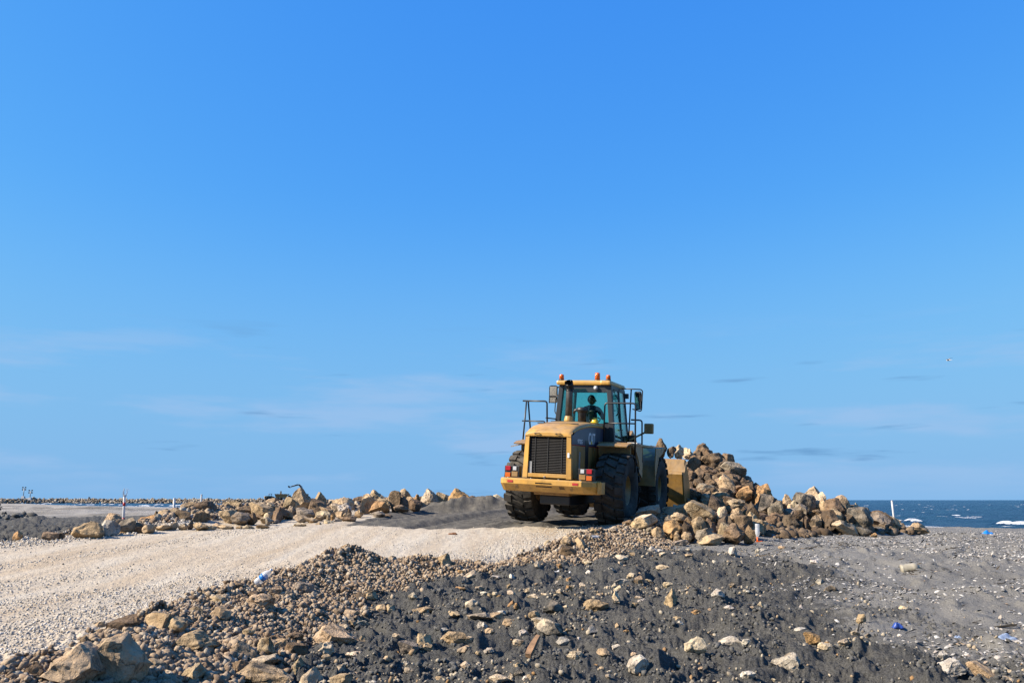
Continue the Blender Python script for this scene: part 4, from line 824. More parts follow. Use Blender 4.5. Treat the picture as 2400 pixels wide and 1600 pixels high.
# chassis and axles
span('rear_frame', (-0.42, -1.55, 0.72), (0.42, 1.3, 1.16), M['yellow_worn_shade'], WL, 0.02)
span('belly_guard', (-0.36, -1.3, 0.50), (0.36, 0.9, 0.715), K, WL, 0.03)
for wy, nm in ((0, 'axle'), (3.45, 'axle')):
    bm = bmesh.new(); bm_tube(bm, [(-0.85, wy, TR), (-0.35, wy, TR), (-0.22, wy, TR), (0.22, wy, TR), (0.35, wy, TR), (0.85, wy, TR)], [0.17, 0.17, 0.30, 0.30, 0.17, 0.17], 16); obj(nm, bm, M['yellow_worn_shade'], WL)
span('articulation_hitch', (-0.25, 1.28, 0.7), (0.25, 2.0, 1.5), K, WL, 0.03)
# counterweight
def cw_sec(x, k):                # k pulls the outer corner in
    return [(x, -1.35, 1.075), (x, -2.02+k, 1.075), (x, -2.06+k, 1.045), (x, -2.06+k, 0.955), (x, -1.86+k*0.8, 0.80), (x, -1.80+k*0.8, 0.785), (x, -1.35, 0.785)]
cwt = loft('counterweight', [cw_sec(-1.10, 0.20), cw_sec(-1.07, 0.10), cw_sec(-0.98, 0.02), cw_sec(-0.9, 0.0), cw_sec(0.86, 0.0), cw_sec(1.10, 0.34)], Y, WL)
def on_slope(t): return (-2.06+0.20*t, 0.955-0.155*t)
for sx in (-0.80, 0.72): box('reflector', (sx, -2.064, 1.003), (0.13, 0.012, 0.05), M['red'], cwt)
prism('hitch_recess', [(-2.085, 1.0), (-2.0, 1.0), (-1.93, 0.90), (-2.00, 0.90)], -0.20, 0.17, M['dark'], cwt)
for sx in (-0.66, 0.62): box('slot', (sx, -1.985, 0.893), (0.06, 0.02, 0.12), M['yellow_worn_shade'], cwt, 0.0, Euler((R(52), 0, R(10))))
for k, zz in enumerate((0.915, 0.885)): box('chevron_mark', (0.40, -2.012+0.04*k, zz), (0.12, 0.012, 0.02), K, cwt, 0.0, Euler((R(52), 0, 0)))
box('step_plate', (1.16, -1.55, 0.93), (0.10, 0.28, 0.26), Y, cwt, 0.01)
lathe('hitch_pin', [(0, 0), (0.02, 0), (0.02, 0.05), (0.03, 0.05), (0.03, 0.07), (0, 0.07)], M['grey'], cwt, 10, 'Z', (-0.02, -1.96, 1.07))
# engine housing
HZ = lambda y: float(np.interp(y, [-1.90, -1.84, -1.7, -1.45, -1.1, -0.6, -0.1, 0.8], [2.09, 2.15, 2.22, 2.295, 2.36, 2.415, 2.44, 2.45]))
span('engine_core', (-0.50, -1.72, 1.14), (0.50, 0.70, 1.98), M['dark'], WL)
secs = []
for yy in [-1.90, -1.86, -1.80, -1.68, -1.45, -1.2, -0.9, -0.6, -0.3, 0.0, 0.4, 0.72]:
    zt = HZ(yy); w = 0.545+0.02*min(1, (yy+1.9)/1.0); s = []
    lo = zt-0.115 if yy > -1.7 else zt-0.05
    prof = [(-w, lo), (-w, zt-0.07), (-w+0.025, zt-0.035), (-w+0.08, zt-0.012), (-w*0.5, zt+0.012), (0, zt+0.018), (w*0.5, zt+0.012), (w-0.08, zt-0.012), (w-0.025, zt-0.035), (w, zt-0.07), (w, lo)]
    secs.append([(a, yy, b) for a, b in prof])
hood = loft('hood', secs, Y, WL, True)
prism('hood_vent', [(-0.62, HZ(-0.62)+0.012), (-0.50, HZ(-0.50)+0.010), (-0.50, HZ(-0.50)+0.026), (-0.62, HZ(-0.62)+0.027)], -0.40, 0.40, M['grille'], hood)
for sx in (-1, 1):
    x0, x1 = (0.535, 0.557) if sx > 0 else (-0.557, -0.535)
    sp_ = prism('side_panel', [(-1.86, 1.12), (0.70, 1.12), (0.70, 1.86), (-1.86, 1.86)], x0, x1, M['yellow_worn_shade'], WL)  # darker yellow puts the deep shade of the side into the colour
    prism('name_band', [(-1.86, 1.863), (0.70, 1.863), (0.70, HZ(0.7)-0.10)]+[(yy, HZ(yy)-0.10) for yy in (0.2, -0.3, -0.8, -1.2, -1.6)]+[(-1.80, 2.06), (-1.86, 2.05)], x0, x1, M['navy'], WL)
    prism('rear_stripe', [(-0.86, 1.13), (-0.62, 1.13), (-0.62, 1.99), (-0.86, 1.99)], sx*0.553, sx*0.562, K, sp_)
    prism('band_trim', [(-1.86, 1.845), (0.70, 1.845), (0.70, 1.862), (-1.86, 1.862)], sx*0.553, sx*0.561, M['redlens'], sp_)
    text_mesh('lettering', 'CAT', 0.37, M['letter'], WL, (sx*0.5572, -0.62 if sx > 0 else -0.08, 1.915), (0, sx, 0), (0, 0, 1), 0.003, 0.72)
    prism('emblem_triangle', [(-0.455, 1.917), (-0.305, 1.917), (-0.38, 2.02)], sx*0.5575, sx*0.5625, M['hat'], WL)
    text_mesh('lettering', '972G', 0.135, M['letter'], WL, (sx*0.5572, -1.46 if sx > 0 else -1.02, 1.90), (0, sx, 0), (0, 0, 1), 0.003, 1.25)
    box('panel_latch', (sx*0.565, -1.30, 1.5), (0.02, 0.07, 0.42), M['grey'], sp_, 0.006)
    for yy in (-1.42, -0.28): span('panel_seam', (sx*0.5585, yy-0.005, 1.13), (sx*0.5600, yy+0.005, 1.84), M['dark'], sp_)
    for yy in (-1.75, -1.0, -0.1, 0.5): box('bolt', (sx*0.561, yy, 1.80), (0.012, 0.022, 0.022), M['grey'], sp_)
for yy in (-1.25,): prism('hood_seam', [(yy-0.006, HZ(yy)+0.0), (yy+0.006, HZ(yy)+0.0), (yy+0.006, HZ(yy)+0.021), (yy-0.006, HZ(yy)+0.0205)], -0.50, 0.50, M['dark'], hood)
for xx in (-0.9, -0.35, 0.3, 0.8): lathe('bolt', [(0, 1.072), (0.024, 1.072), (0.022, 1.09), (0, 1.09)], M['grey'], cwt, 8, 'Z', (xx, -1.93, 0))
for xx in (-0.25, 0.25): tube('hood_grip', [(xx-0.06, -1.905, 2.075), (xx-0.06, -1.935, 2.085), (xx+0.06, -1.935, 2.085), (xx+0.06, -1.905, 2.075)], 0.009, K, hood, 6, 0.02)
box('warning_label', (0.50, -1.912, 1.62), (0.045, 0.006, 0.10), M['letter'], WL)
# rear grille
span('grille_backing', (-0.46, -1.80, 1.17), (0.46, -1.74, 2.08), M['dark'], WL)
for sx in (-1, 1):
    loft('grille_post', [[(sx*0.46, -1.91, 1.10), (sx*0.575, -1.90, 1.10), (sx*0.575, -1.78, 1.10), (sx*0.46, -1.78, 1.10)], [(sx*0.44, -1.895, 2.085), (sx*0.535, -1.885, 2.085), (sx*0.535, -1.78, 2.085), (sx*0.44, -1.78, 2.085)]], Y, WL)
span('grille_sill', (-0.46, -1.90, 1.115), (0.46, -1.80, 1.20), Y, WL, 0.008)
sl = bpy.data.meshes.new('slat'); bm = bmesh.new(); bm_box(bm, (0, 0, 0), (0.90, 0.035, 0.012), Euler((R(-38), 0, 0))); bm.to_mesh(sl); bm.free(); sl.materials.append(M['grille'])
for k in range(24):
    o = bpy.data.objects.new('slat', sl); link(o, WL); o.location = (0, -1.845, 1.235+k*0.0352)
for sx in (-0.30, 0.0, 0.33): span('grille_rib', (sx-0.006, -1.872, 1.2), (sx+0.006, -1.862, 2.08), M['grille'], WL)
box('grille_decal', (-0.40, -1.872, 1.33), (0.07, 0.006, 0.26), M['grey'], WL)
# tail light clusters
for sx in (-1, 1):
    h = box('tail_light', (sx*0.87, -1.72, 1.215), (0.36, 0.16, 0.255), K, WL, 0.01)
    box('brake_lens', (sx*0.96, -1.812, 1.285), (0.12, 0.03, 0.10), M['redlens'], h, 0.008)
    box('indicator_lens', (sx*0.96, -1.815, 1.14), (0.125, 0.035, 0.10), M['amber'], h, 0.008)
    box('reverse_lens', (sx*0.80, -1.808, 1.285), (0.085, 0.02, 0.085), M['whitelens'], h, 0.006)
    box('lamp_tray', (sx*0.80, -1.806, 1.16), (0.14, 0.02, 0.11), M['yellow_worn_shade'], h)
# exhaust and intake
ex = lathe('exhaust_base', [(0, 2.40), (0.115, 2.40), (0.105, 2.50), (0.09, 2.57), (0.088, 2.58), (0, 2.58)], Y, WL, 20, 'Z', (-0.09, -0.20, 0))
tube('exhaust_pipe', [(-0.09, -0.20, 2.56), (-0.09, -0.20, 3.20), (-0.09, -0.20, 3.22)], 0.083, M['pipe'], ex, 20)
bm = bmesh.new(); pts = [(-0.09, -0.20, 3.18), (-0.09, -0.20, 3.26), (-0.09, -0.225, 3.34), (-0.09, -0.28, 3.40)]
bm_tube(bm, pts, [0.084, 0.09, 0.098, 0.105], 20, False); bmesh.ops.solidify(bm, geom=bm.faces[:], thickness=0.012); bmesh.ops.recalc_face_normals(bm, faces=bm.faces); obj('exhaust_elbow', bm, K, ex)
pc = lathe('air_precleaner', [(0, 2.40), (0.10, 2.40), (0.108, 2.68), (0.12, 2.71), (0.148, 2.73), (0.15, 2.79), (0.13, 2.82), (0.06, 2.835), (0, 2.835)], K, WL, 24, 'Z', (0.11, 0.25, 0))
tube('intake_hose', [(0.03, 0.25, 2.78), (-0.07, 0.26, 2.76), (-0.12, 0.27, 2.69)], 0.035, K, pc, 10)
# platforms and rear fenders
def arc(cy, cz, r, a0, a1, n=10): return [(cy+r*math.cos(R(a0+(a1-a0)*k/n)), cz+r*math.sin(R(a0+(a1-a0)*k/n))) for k in range(n+1)]
for sx in (-1, 1):
    x0, x1 = (0.60, 1.42) if sx > 0 else (-1.42, -0.60)
    span('platform', (x0, 0.05, 1.93), (x1, 2.45, 1.99), M['yellow_worn_shade'], WL, 0.01)
    out = arc(0, TR, 1.10, 28, 112); inn = arc(0, TR, 1.075, 28, 112)
    fe = prism('rear_fender', out+inn[::-1], x0+sx*0.1 if sx > 0 else x0, x1, M['yellow_worn_shade'], WL)
    prism('fender_panel', [(0.10, 1.93), (1.35, 1.93), (1.30, 1.15), (0.98, 1.30), (0.55, 1.80)], sx*1.36, sx*1.40, M['yellow_worn_shade'], WL)
    prism('fender_back', [(0.06, 1.93), (0.10, 1.93), (0.10, 1.62), (0.06, 1.66)], x0+0.02, x1-0.02, M['yellow_worn_shade'], WL)
quad_plate('fender_flap', [(-1.60, -0.15, 1.80), (-1.28, -0.30, 1.86), (-1.10, 0.10, 1.93), (-1.42, 0.12, 1.90)], 0.03, M['grey'], WL)
beam('flap_strut', (-1.28, -0.05, 1.84), (-1.22, 0.0, 1.30), 0.05, 0.05, K, WL)
quad_plate('step_tread', [(1.20, 0.5, 2.0), (1.45, 0.5, 2.0), (1.45, 0.9, 2.0), (1.20, 0.9, 2.0)], 0.03, M['white'], WL)
# cab
cab = span('cab_floor', (-0.78, 0.75, 1.97), (0.78, 2.22, 2.06), M['frame'], WL)
CB = {(-1, 0): ((-0.80, 0.76, 2.02), (-0.685, 0.76, 3.42)), (1, 0): ((0.80, 0.76, 2.02), (0.685, 0.76, 3.42)), (-1, 2): ((-0.80, 2.22, 2.02), (-0.685, 2.08, 3.42)), (1, 2): ((0.80, 2.22, 2.02), (0.685, 2.08, 3.42)), (1, 1): ((0.80, 1.58, 2.02), (0.685, 1.52, 3.42)), (-1, 1): ((-0.80, 1.58, 2.02), (-0.685, 1.52, 3.42))}
for (sx, k), (a, b) in CB.items():
    w = 0.125 if k == 0 else 0.06
    o = Vector((-sx*w*0.42, w*0.42 if k == 0 else 0, 0)); beam('pillar', Vector(a)+o, Vector(b)+o, w, w if k == 0 else 0.06, M['frame'], cab, 0.012)
span('rear_header', (-0.66, 0.765, 3.345), (0.66, 0.83, 3.44), M['frame'], cab)
quad_plate('header_step', [(0.02, 0.775, 3.35), (0.64, 0.775, 3.35), (0.64, 0.775, 3.255), (0.09, 0.775, 3.255)], 0.02, M['frame'], cab)
span('rear_sill', (-0.70, 0.765, 2.05), (0.70, 0.83, 2.47), M['frame'], cab)
span('front_sill', (-0.70, 2.13, 2.05), (0.70, 2.19, 2.2), M['frame'], cab)
span('front_header', (-0.66, 2.02, 3.36), (0.66, 2.09, 3.44), M['frame'], cab)
for sx in (-1, 1): span('side_header', (sx*0.64, 0.8, 3.34), (sx*0.69, 2.08, 3.44), M['frame'], cab)
quad_plate('rear_window', [(-0.68, 0.80, 2.47), (0.68, 0.80, 2.47), (0.62, 0.80, 3.345), (-0.62, 0.80, 3.345)], 0.008, M['glass'], cab)
quad_plate('windscreen', [(-0.74, 2.16, 2.2), (0.74, 2.16, 2.2), (0.66, 2.06, 3.36), (-0.66, 2.06, 3.36)], 0.008, M['glass'], cab)
for sx in (-1, 1):
    dr = quad_plate('side_window', [(sx*0.785, 0.86, 2.08), (sx*0.785, 1.54, 2.08), (sx*0.672, 1.50, 3.36), (sx*0.672, 0.86, 3.36)], 0.008, M['glass'], cab)
    quad_plate('side_window', [(sx*0.785, 1.62, 2.08), (sx*0.785, 2.18, 2.08), (sx*0.672, 2.05, 3.36), (sx*0.672, 1.56, 3.36)], 0.008, M['glass'], cab)
    box('door_handle', (sx*0.80, 1.46, 2.35), (0.03, 0.12, 0.04), K, dr, 0.005)
    tube('grab_handle', [(sx*0.76, 0.92, 3.2), (sx*0.84, 0.94, 3.1), (sx*0.85, 0.94, 2.75), (sx*0.79, 0.92, 2.68)], 0.014, K, cab, 8, 0.05)
span('lower_cab_panel', (0.56, 0.84, 1.45), (0.79, 2.2, 1.965), K, WL)
span('lower_cab_panel', (-0.79, 0.84, 1.45), (-0.56, 2.2, 1.965), K, WL)
rf = bmesh.new(); bm_box(rf, (-0.02, 1.45, 3.495), (1.40, 1.50, 0.13), None, 0.05); roof = obj('cab_roof', rf, Y, cab)
for sx in (-1, 1): box('roof_corner', (sx*0.58-0.02, 0.70, 3.49), (0.27, 0.14, 0.115), Y, cab, 0.045)
# beacons and lamps on the roof
for (bx, by, r, h, zb) in ((-0.64, 0.78, 0.062, 0.145, 3.555), (0.27, 0.95, 0.068, 0.20, 3.56), (0.60, 0.80, 0.060, 0.13, 3.555)):
    bc = lathe('beacon', [(0, zb-0.01), (r*1.08, zb-0.01), (r*1.08, zb+0.03), (r, zb+0.032), (0, zb+0.032)], K, cab, 20, 'Z', (bx, by, 0))
    lathe('beacon_lens', [(0, zb+0.03), (r, zb+0.03), (r*0.97, zb+h*0.55), (r*1.0, zb+h*0.56), (r*0.9, zb+h), (r*0.6, zb+h+0.012), (0, zb+h+0.014)], M['beacon'], bc, 20, 'Z', (bx, by, 0))
wl_ = lathe('work_lamp', [(0, 0.70), (0.055, 0.70), (0.06, 0.76), (0.03, 0.80), (0, 0.80)], M['grey'], cab, 16, 'Y', (0.30, 0, 3.36))
lathe('lamp_lens', [(0, 0.692), (0.042, 0.692), (0.042, 0.70), (0, 0.70)], M['whitelens'], wl_, 16, 'Y', (0.30, 0, 3.36))
box('work_lamp', (0.84, 1.7, 3.24), (0.12, 0.10, 0.13), K, cab, 0.01)
lathe('round_mirror', [(0, 0), (0.085, 0), (0.085, 0.012), (0, 0.012)], M['mirror'], cab, 24, 'Y', (-0.16, 1.98, 3.16))
# inside the cab
st = box('seat', (-0.02, 1.25, 2.30), (0.50, 0.48, 0.14), M['seat'], WL, 0.04)
box('seat_back', (-0.02, 1.02, 2.56), (0.44, 0.12, 0.50), M['seat'], st, 0.05, Euler((R(8), 0, 0)))
span('seat_base', (-0.20, 1.1, 2.06), (0.16, 1.45, 2.24), M['seat'], st)
span('dash_console', (-0.62, 1.85, 2.06), (0.55, 2.1, 2.30), M['seat'], WL)
sw = tube('steering_column', [(-0.10, 1.95, 2.2), (-0.10, 1.78, 2.58)], 0.04, K, WL)
bm = bmesh.new(); q = Vector((0, -0.48, 0.87)).to_track_quat('Z', 'Y'); bm_tube(bm, [Vector((-0.06, 1.76, 2.60))+q@Vector((0.19*math.cos(a), 0.19*math.sin(a), 0)) for a in [2*math.pi*k/24 for k in range(25)]], 0.016, 8, False); obj('steering_wheel', bm, K, sw)
# rails and mirrors
def rail(name, pts, r=0.021, rad=0.07): return tube(name, pts, r, K, WL, 8, rad)
rail('handrail', [(0.66, 0.30, 1.96), (0.67, 0.30, 2.95), (1.44, 0.28, 2.95), (1.46, 0.30, 1.30)])
rail('handrail', [(0.67, 0.30, 2.46), (1.45, 0.29, 2.46)], 0.018, 0)
rail('handrail', [(1.12, 1.15, 2.60), (1.38, 1.25, 2.60), (1.39, 1.28, 1.55)])
rail('handrail', [(-1.50, 0.30, 2.98), (-0.86, 0.34, 2.98), (-0.84, 0.36, 2.40)], 0.021, 0.07)
rail('handrail', [(-1.40, 0.30, 2.98), (-1.42, 0.20, 1.90)])
rail('handrail', [(-1.36, 0.32, 2.97), (-1.27, 0.40, 1.98)])
rail('handrail', [(-1.50, 0.30, 2.47), (-0.90, 0.34, 2.47), (-0.86, 0.36, 2.30)], 0.018, 0.05)
rail('handrail', [(-0.88, 0.36, 2.56), (-0.74, 0.80, 2.56)], 0.016, 0)
def mirror(sx, x, y, z0, z1, w, roll):
    m = bmesh.new(); bm_box(m, (0, 0, 0), (w, 0.06, z1-z0), None, 0.055 if w > 0.15 else 0.03); o = obj('mirror', m, K, WL)
    o.location = (x, y, (z0+z1)/2); o.rotation_euler = (R(9), 0, R(roll))
    m = bmesh.new(); bm_box(m, (0, -0.032, 0), (w-0.035, 0.012, z1-z0-0.04), None, 0.005); obj('mirror_glass', m, M['mirror'], o)
mirror(1, 1.08, 2.05, 2.92, 3.40, 0.19, -14); mirror(-1, -0.98, 1.15, 3.0, 3.46, 0.22, 10)
rail('mirror_bracket', [(0.66, 1.9, 3.46), (1.15, 2.0, 3.45), (1.20, 2.0, 3.41), (1.18, 2.0, 2.87), (0.94, 2.0, 2.93)], 0.016, 0.06)
rail('mirror_bracket', [(0.90, 1.98, 3.44), (0.86, 1.96, 2.05)], 0.02, 0)
rail('mirror_bracket', [(-0.70, 1.25, 3.42), (-1.02, 1.20, 3.42), (-1.09, 1.18, 3.36), (-1.09, 1.17, 3.0)], 0.018, 0.05)
# side lamp on an arm at the front right
beam('lamp_arm', (0.80, 2.15, 2.10), (1.22, 2.3, 2.34), 0.05, 0.05, M['yellow_worn_shade'], WL)
box('front_lamp', (1.32, 2.3, 2.44), (0.24, 0.14, 0.27), M['yellow_worn_shade'], WL, 0.03)
span('lamp_post', (0.80, 2.25, 1.75), (0.96, 2.42, 2.25), K, WL, 0.01)
# front frame, lift arms, bucket
span('front_frame', (-0.48, 1.95, 0.75), (0.48, 4.1, 1.35), M['yellow_worn_shade'], WL, 0.03)
prism('loader_tower', [(2.6, 1.3), (3.9, 1.3), (3.5, 2.35), (3.0, 2.45)], -0.42, 0.42, M['yellow_worn_shade'], WL, 0.02)
for sx in (-1, 1):
    prism('lift_arm', [(3.1, 2.30), (3.3, 2.42), (4.4, 1.75), (5.75, 0.72), (5.85, 0.50), (5.6, 0.48), (4.3, 1.25), (3.15, 2.05)], sx*0.52, sx*0.64, M['yellow_worn_shade'], WL)
    tube('lift_cylinder', [(sx*0.34, 2.9, 1.1), (sx*0.40, 4.6, 1.25)], 0.085, M['yellow_worn_shade'], WL, 12)
    out = arc(3.45, TR, 1.12, 82, 176); inn = arc(3.45, TR, 1.09, 82, 176)
    x0, x1 = (0.72, 1.50) if sx > 0 else (-1.50, -0.72)
    prism('front_fender', out+inn[::-1], x0, x1, M['yellow_worn_shade'], WL)  # fender colour darkened to stand in for shade
    prism('fender_side', [(2.42, 1.93), (3.5, 1.96), (3.2, 1.80), (2.8, 1.70), (2.45, 1.2), (2.36, 0.95), (2.33, 1.4)], sx*1.47, sx*1.495, M['yellow_worn_shade'], WL)
prism('tilt_linkage', [(3.3, 2.2), (4.6, 2.05), (5.7, 1.4), (5.75, 1.25), (4.6, 1.8), (3.3, 2.0)], -0.12, 0.12, M['yellow_worn_shade'], WL)
bk = [(6.28, 1.72), (6.20, 1.70), (6.12, 1.38), (6.06, 1.34), (5.84, 1.32), (5.80, 1.26), (6.02, 0.62), (6.2, 0.28), (6.4, 0.12), (7.35, 0.05), (7.35, 0.09), (6.44, 0.17), (6.28, 0.32), (6.10, 0.64), (5.92, 1.2), (6.1, 1.28), (6.2, 1.36)]
bkt = prism('bucket', bk, -1.54, 1.54, M['yellow_worn_shade'], WL)
for sx in (-1, 1): prism('bucket_side', [(6.24, 1.70), (6.10, 1.36), (5.83, 1.25), (6.05, 0.62), (6.22, 0.27), (6.42, 0.10), (7.30, 0.05), (7.2, 0.45), (6.75, 1.2)], sx*1.542, sx*1.575, M['yellow_worn_shade'], bkt)
bm = bmesh.new(); bm_box(bm, (0, 7.42, 0.06), (3.15, 0.16, 0.035)); obj('cutting_edge', bm, M['grey'], bkt)
# hard hat lying on the hood
hat = lathe('hard_hat', [(0, 0.125), (0.05, 0.12), (0.09, 0.09), (0.11, 0.04), (0.115, 0.0), (0.15, -0.012), (0.15, -0.018), (0, -0.018)], M['hat'], None, 24)
hat.location = WL.matrix_basis @ Vector((0.40, 0.36, 2.475)); hat.rotation_euler = (0.15, 0.1, 0.4); hat.scale = (0.8, 0.8, 0.85)
tag(hat, 'yellow hard hat lying on the hood behind the cab window', 'hard hat')
for k in (-1, 0, 1):
    bm = bmesh.new(); bm_tube(bm, [(0.035*k, 0.10*math.cos(a)*(1-0.1*abs(k)), 0.005+0.125*math.sin(a)) for a in [math.pi*j/10 for j in range(11)]], 0.008, 6); obj('ridge', bm, M['hat'], hat)

# ------------------------------------------------------------------ the driver
def person():
    vs = [(0, 0, 0), (0, -0.02, 0.16), (0, -0.03, 0.34), (0, 0.0, 0.49), (0, 0.01, 0.57),            # pelvis, waist, chest, collar, neck
          (0.19, 0.0, 0.46), (0.29, 0.14, 0.26), (0.20, 0.36, 0.24), (-0.19, 0.0, 0.46), (-0.29, 0.14, 0.26), (-0.20, 0.36, 0.24),
          (0.11, 0.02, -0.01), (0.14, 0.42, 0.0), (0.14, 0.48, -0.36), (0.14, 0.60, -0.40), (-0.11, 0.02, -0.01), (-0.14, 0.42, 0.0), (-0.14, 0.48, -0.36), (-0.14, 0.60, -0.40)]
    es = [(0, 1), (1, 2), (2, 3), (3, 4), (3, 5), (5, 6), (6, 7), (3, 8), (8, 9), (9, 10), (0, 11), (11, 12), (12, 13), (13, 14), (0, 15), (15, 16), (16, 17), (17, 18)]
    rad = [(.17, .13), (.17, .13), (.19, .13), (.10, .08), (.06, .06), (.085, .085), (.06, .06), (.042, .042), (.085, .085), (.06, .06), (.042, .042), (.10, .09), (.075, .075), (.055, .055), (.04, .05), (.10, .09), (.075, .075), (.055, .055), (.04, .05)]
    me = bpy.data.meshes.new('person'); me.from_pydata(vs, es, []); o = bpy.data.objects.new('person', me); COL.objects.link(o)
    o.modifiers.new('skin', 'SKIN'); s = o.modifiers.new('sub', 'SUBSURF'); s.levels = 2; s.render_levels = 2
    for i, r in enumerate(rad): me.skin_vertices[0].data[i].radius = r; me.skin_vertices[0].data[i].use_root = (i == 0)
    bpy.context.view_layer.update(); dg = bpy.context.evaluated_depsgraph_get(); m2_ = bpy.data.meshes.new_from_object(o.evaluated_get(dg)); o.modifiers.clear(); o.data = m2_
    for p in m2_.polygons: p.use_smooth = True
    m2_.materials.clear(); m2_.materials.append(M['cloth'])
    # head: shaped skull, nose, ears, turned to the right
    bm = bmesh.new(); bmesh.ops.create_uvsphere(bm, u_segments=24, v_segments=16, radius=1.0)
    for v in bm.verts:
        x, y, z = v.co; f = 0.5*(1-z); v.co = (x*0.078*(1-0.18*max(0, f-0.4)), y*0.10*(1-0.12*max(0, f-0.5))+(0.012*max(0, -z) if y > 0 else 0), z*0.125)
        if y > 0.9 and -0.35 < z < 0.15 and abs(x) < 0.25: v.co.y += 0.018
    for f in bm.faces: f.smooth = True
    hd = obj('head', bm, M['skin'], o); hd.location = (0, 0.02, 0.70); hd.rotation_euler = (0, 0, R(-80))
    bm = bmesh.new()
    for sx in (-1, 1): bm_box(bm, (sx*0.079, -0.005, -0.005), (0.016, 0.035, 0.06), None, 0.006)
    obj('ear', bm, M['skin'], hd)
    bm = bmesh.new(); bm_tube(bm, [(0, 0.092, 0.02), (0, 0.118, -0.025), (0, 0.10, -0.04)], [0.008, 0.016, 0.012], 8); obj('nose', bm, M['skin'], hd)
    bm = bmesh.new()
    for sx in (-1, 1): bmesh.ops.create_icosphere(bm, subdivisions=2, radius=0.011, matrix=Matrix.Translation((sx*0.032, 0.085, 0.015)))
    obj('eyes', bm, M['hair'], hd)
    bm = bmesh.new(); bm_box(bm, (0, 0.093, -0.068), (0.045, 0.012, 0.01), None, 0.003); obj('mouth', bm, M['redlens'], hd)
    bm = bmesh.new(); bmesh.ops.create_uvsphere(bm, u_segments=24, v_segments=14, radius=1.0)
    for v in bm.verts: v.co = (v.co.x*0.084, v.co.y*0.104-0.010, v.co.z*0.128+0.008)
    bmesh.ops.delete(bm, geom=[v for v in bm.verts if v.co.z < 0.035 and v.co.y > -0.045 or v.co.z < -0.05], context='VERTS')
    for f in bm.faces: f.smooth = True
    obj('hair', bm, M['hair'], hd)
    for sx in (-1, 1):           # hands closed on the wheel
        bm = bmesh.new(); b0 = Vector((sx*0.20, 0.37, 0.24)); bm_tube(bm, [b0, b0+Vector((-sx*0.02, 0.05, 0.02)), b0+Vector((-sx*0.03, 0.09, 0.03))], [0.03, 0.042, 0.036], 10)
        for k in range(4):
            q0 = b0+Vector((-sx*0.03+sx*(k-1.5)*0.019, 0.085, 0.035)); L = (0.034, 0.04, 0.037, 0.028)[k]
            bm_tube(bm, [q0, q0+Vector((0, L, 0.012)), q0+Vector((0, L+0.006, -0.02)), q0+Vector((0, L-0.02, -0.034))], [0.0095, 0.009, 0.0085, 0.007], 8)
        q0 = b0+Vector((-sx*0.055, 0.05, 0.02)); bm_tube(bm, [q0, q0+Vector((-sx*0.02, 0.03, -0.005)), q0+Vector((-sx*0.012, 0.06, -0.012))], [0.012, 0.011, 0.008], 8)
        obj('hand', bm, M['skin'], o)
    o.matrix_world = WL.matrix_basis @ Matrix.Translation((0.03, 1.28, 2.40)); 
    tag(o, 'driver in dark clothing seated in the loader cab, head turned right', 'person')
bpy.context.view_layer.update()
person()

# ------------------------------------------------------------------ marker poles
def pole(u, v0, d, mat_bands, label, r=0.035, tilt=(0, 0), foot=0.5):
    top = P(u, v0, d); g = float(gz(top.x, top.y)); h = top.z-g
    e = empty('marker_pole', (top.x, top.y, g), (R(tilt[0]), R(tilt[1]), 0)); tag(e, label, 'pole', 'marker poles')
    lathe('shaft', [(0, -foot), (r, -foot), (r, h-0.01), (r*0.8, h), (0, h)], M['white'], e, 14)
    for a, b in mat_bands: lathe('red_band', [(0, a*h), (r*1.04, a*h), (r*1.04, b*h), (0, b*h)], M['red'], e, 14)
    lathe('end_cap', [(0, h-0.012), (r*1.05, h-0.012), (r*1.05, h+0.006), (0, h+0.012)], M['white'], e, 14)
    return e, h
e, h = pole(295, 1160, 19.6, [(0.70, 0.80), (0.27, 0.37)], 'leaning red and white banded marker pole with torn plastic on top', 0.028, (0, -2))
bm = bmesh.new()
for k in range(3):
    a = k*2.1; pts = [Vector((0.03*math.cos(a), 0.03*math.sin(a), h-0.02)), Vector((0.06*math.cos(a+.4), 0.05*math.sin(a), h+0.06)), Vector((0.035*math.cos(a+.8), 0.05*math.sin(a+.5), h+0.16)), Vector((0.09*math.cos(a+.3), 0.06*math.sin(a), h+0.12-0.05*k))]
    bm_tube(bm, pts, [0.02, 0.016, 0.006, 0.012], 5)
obj('torn_plastic', bm, M['film'], e)
pole(411, 1167, 25.5, [(0.64, 0.71)], 'short white marker pole with a single red band behind boulders', 0.036, (0, -1.5))
pole(474, 1158.5, 27.0, [], 'plain thin white marker pole behind the left boulders', 0.027, (0, -1.0))
pole(2093, 1173, 25.0, [], 'plain white marker pole standing before the sea', 0.028, (0, -2))

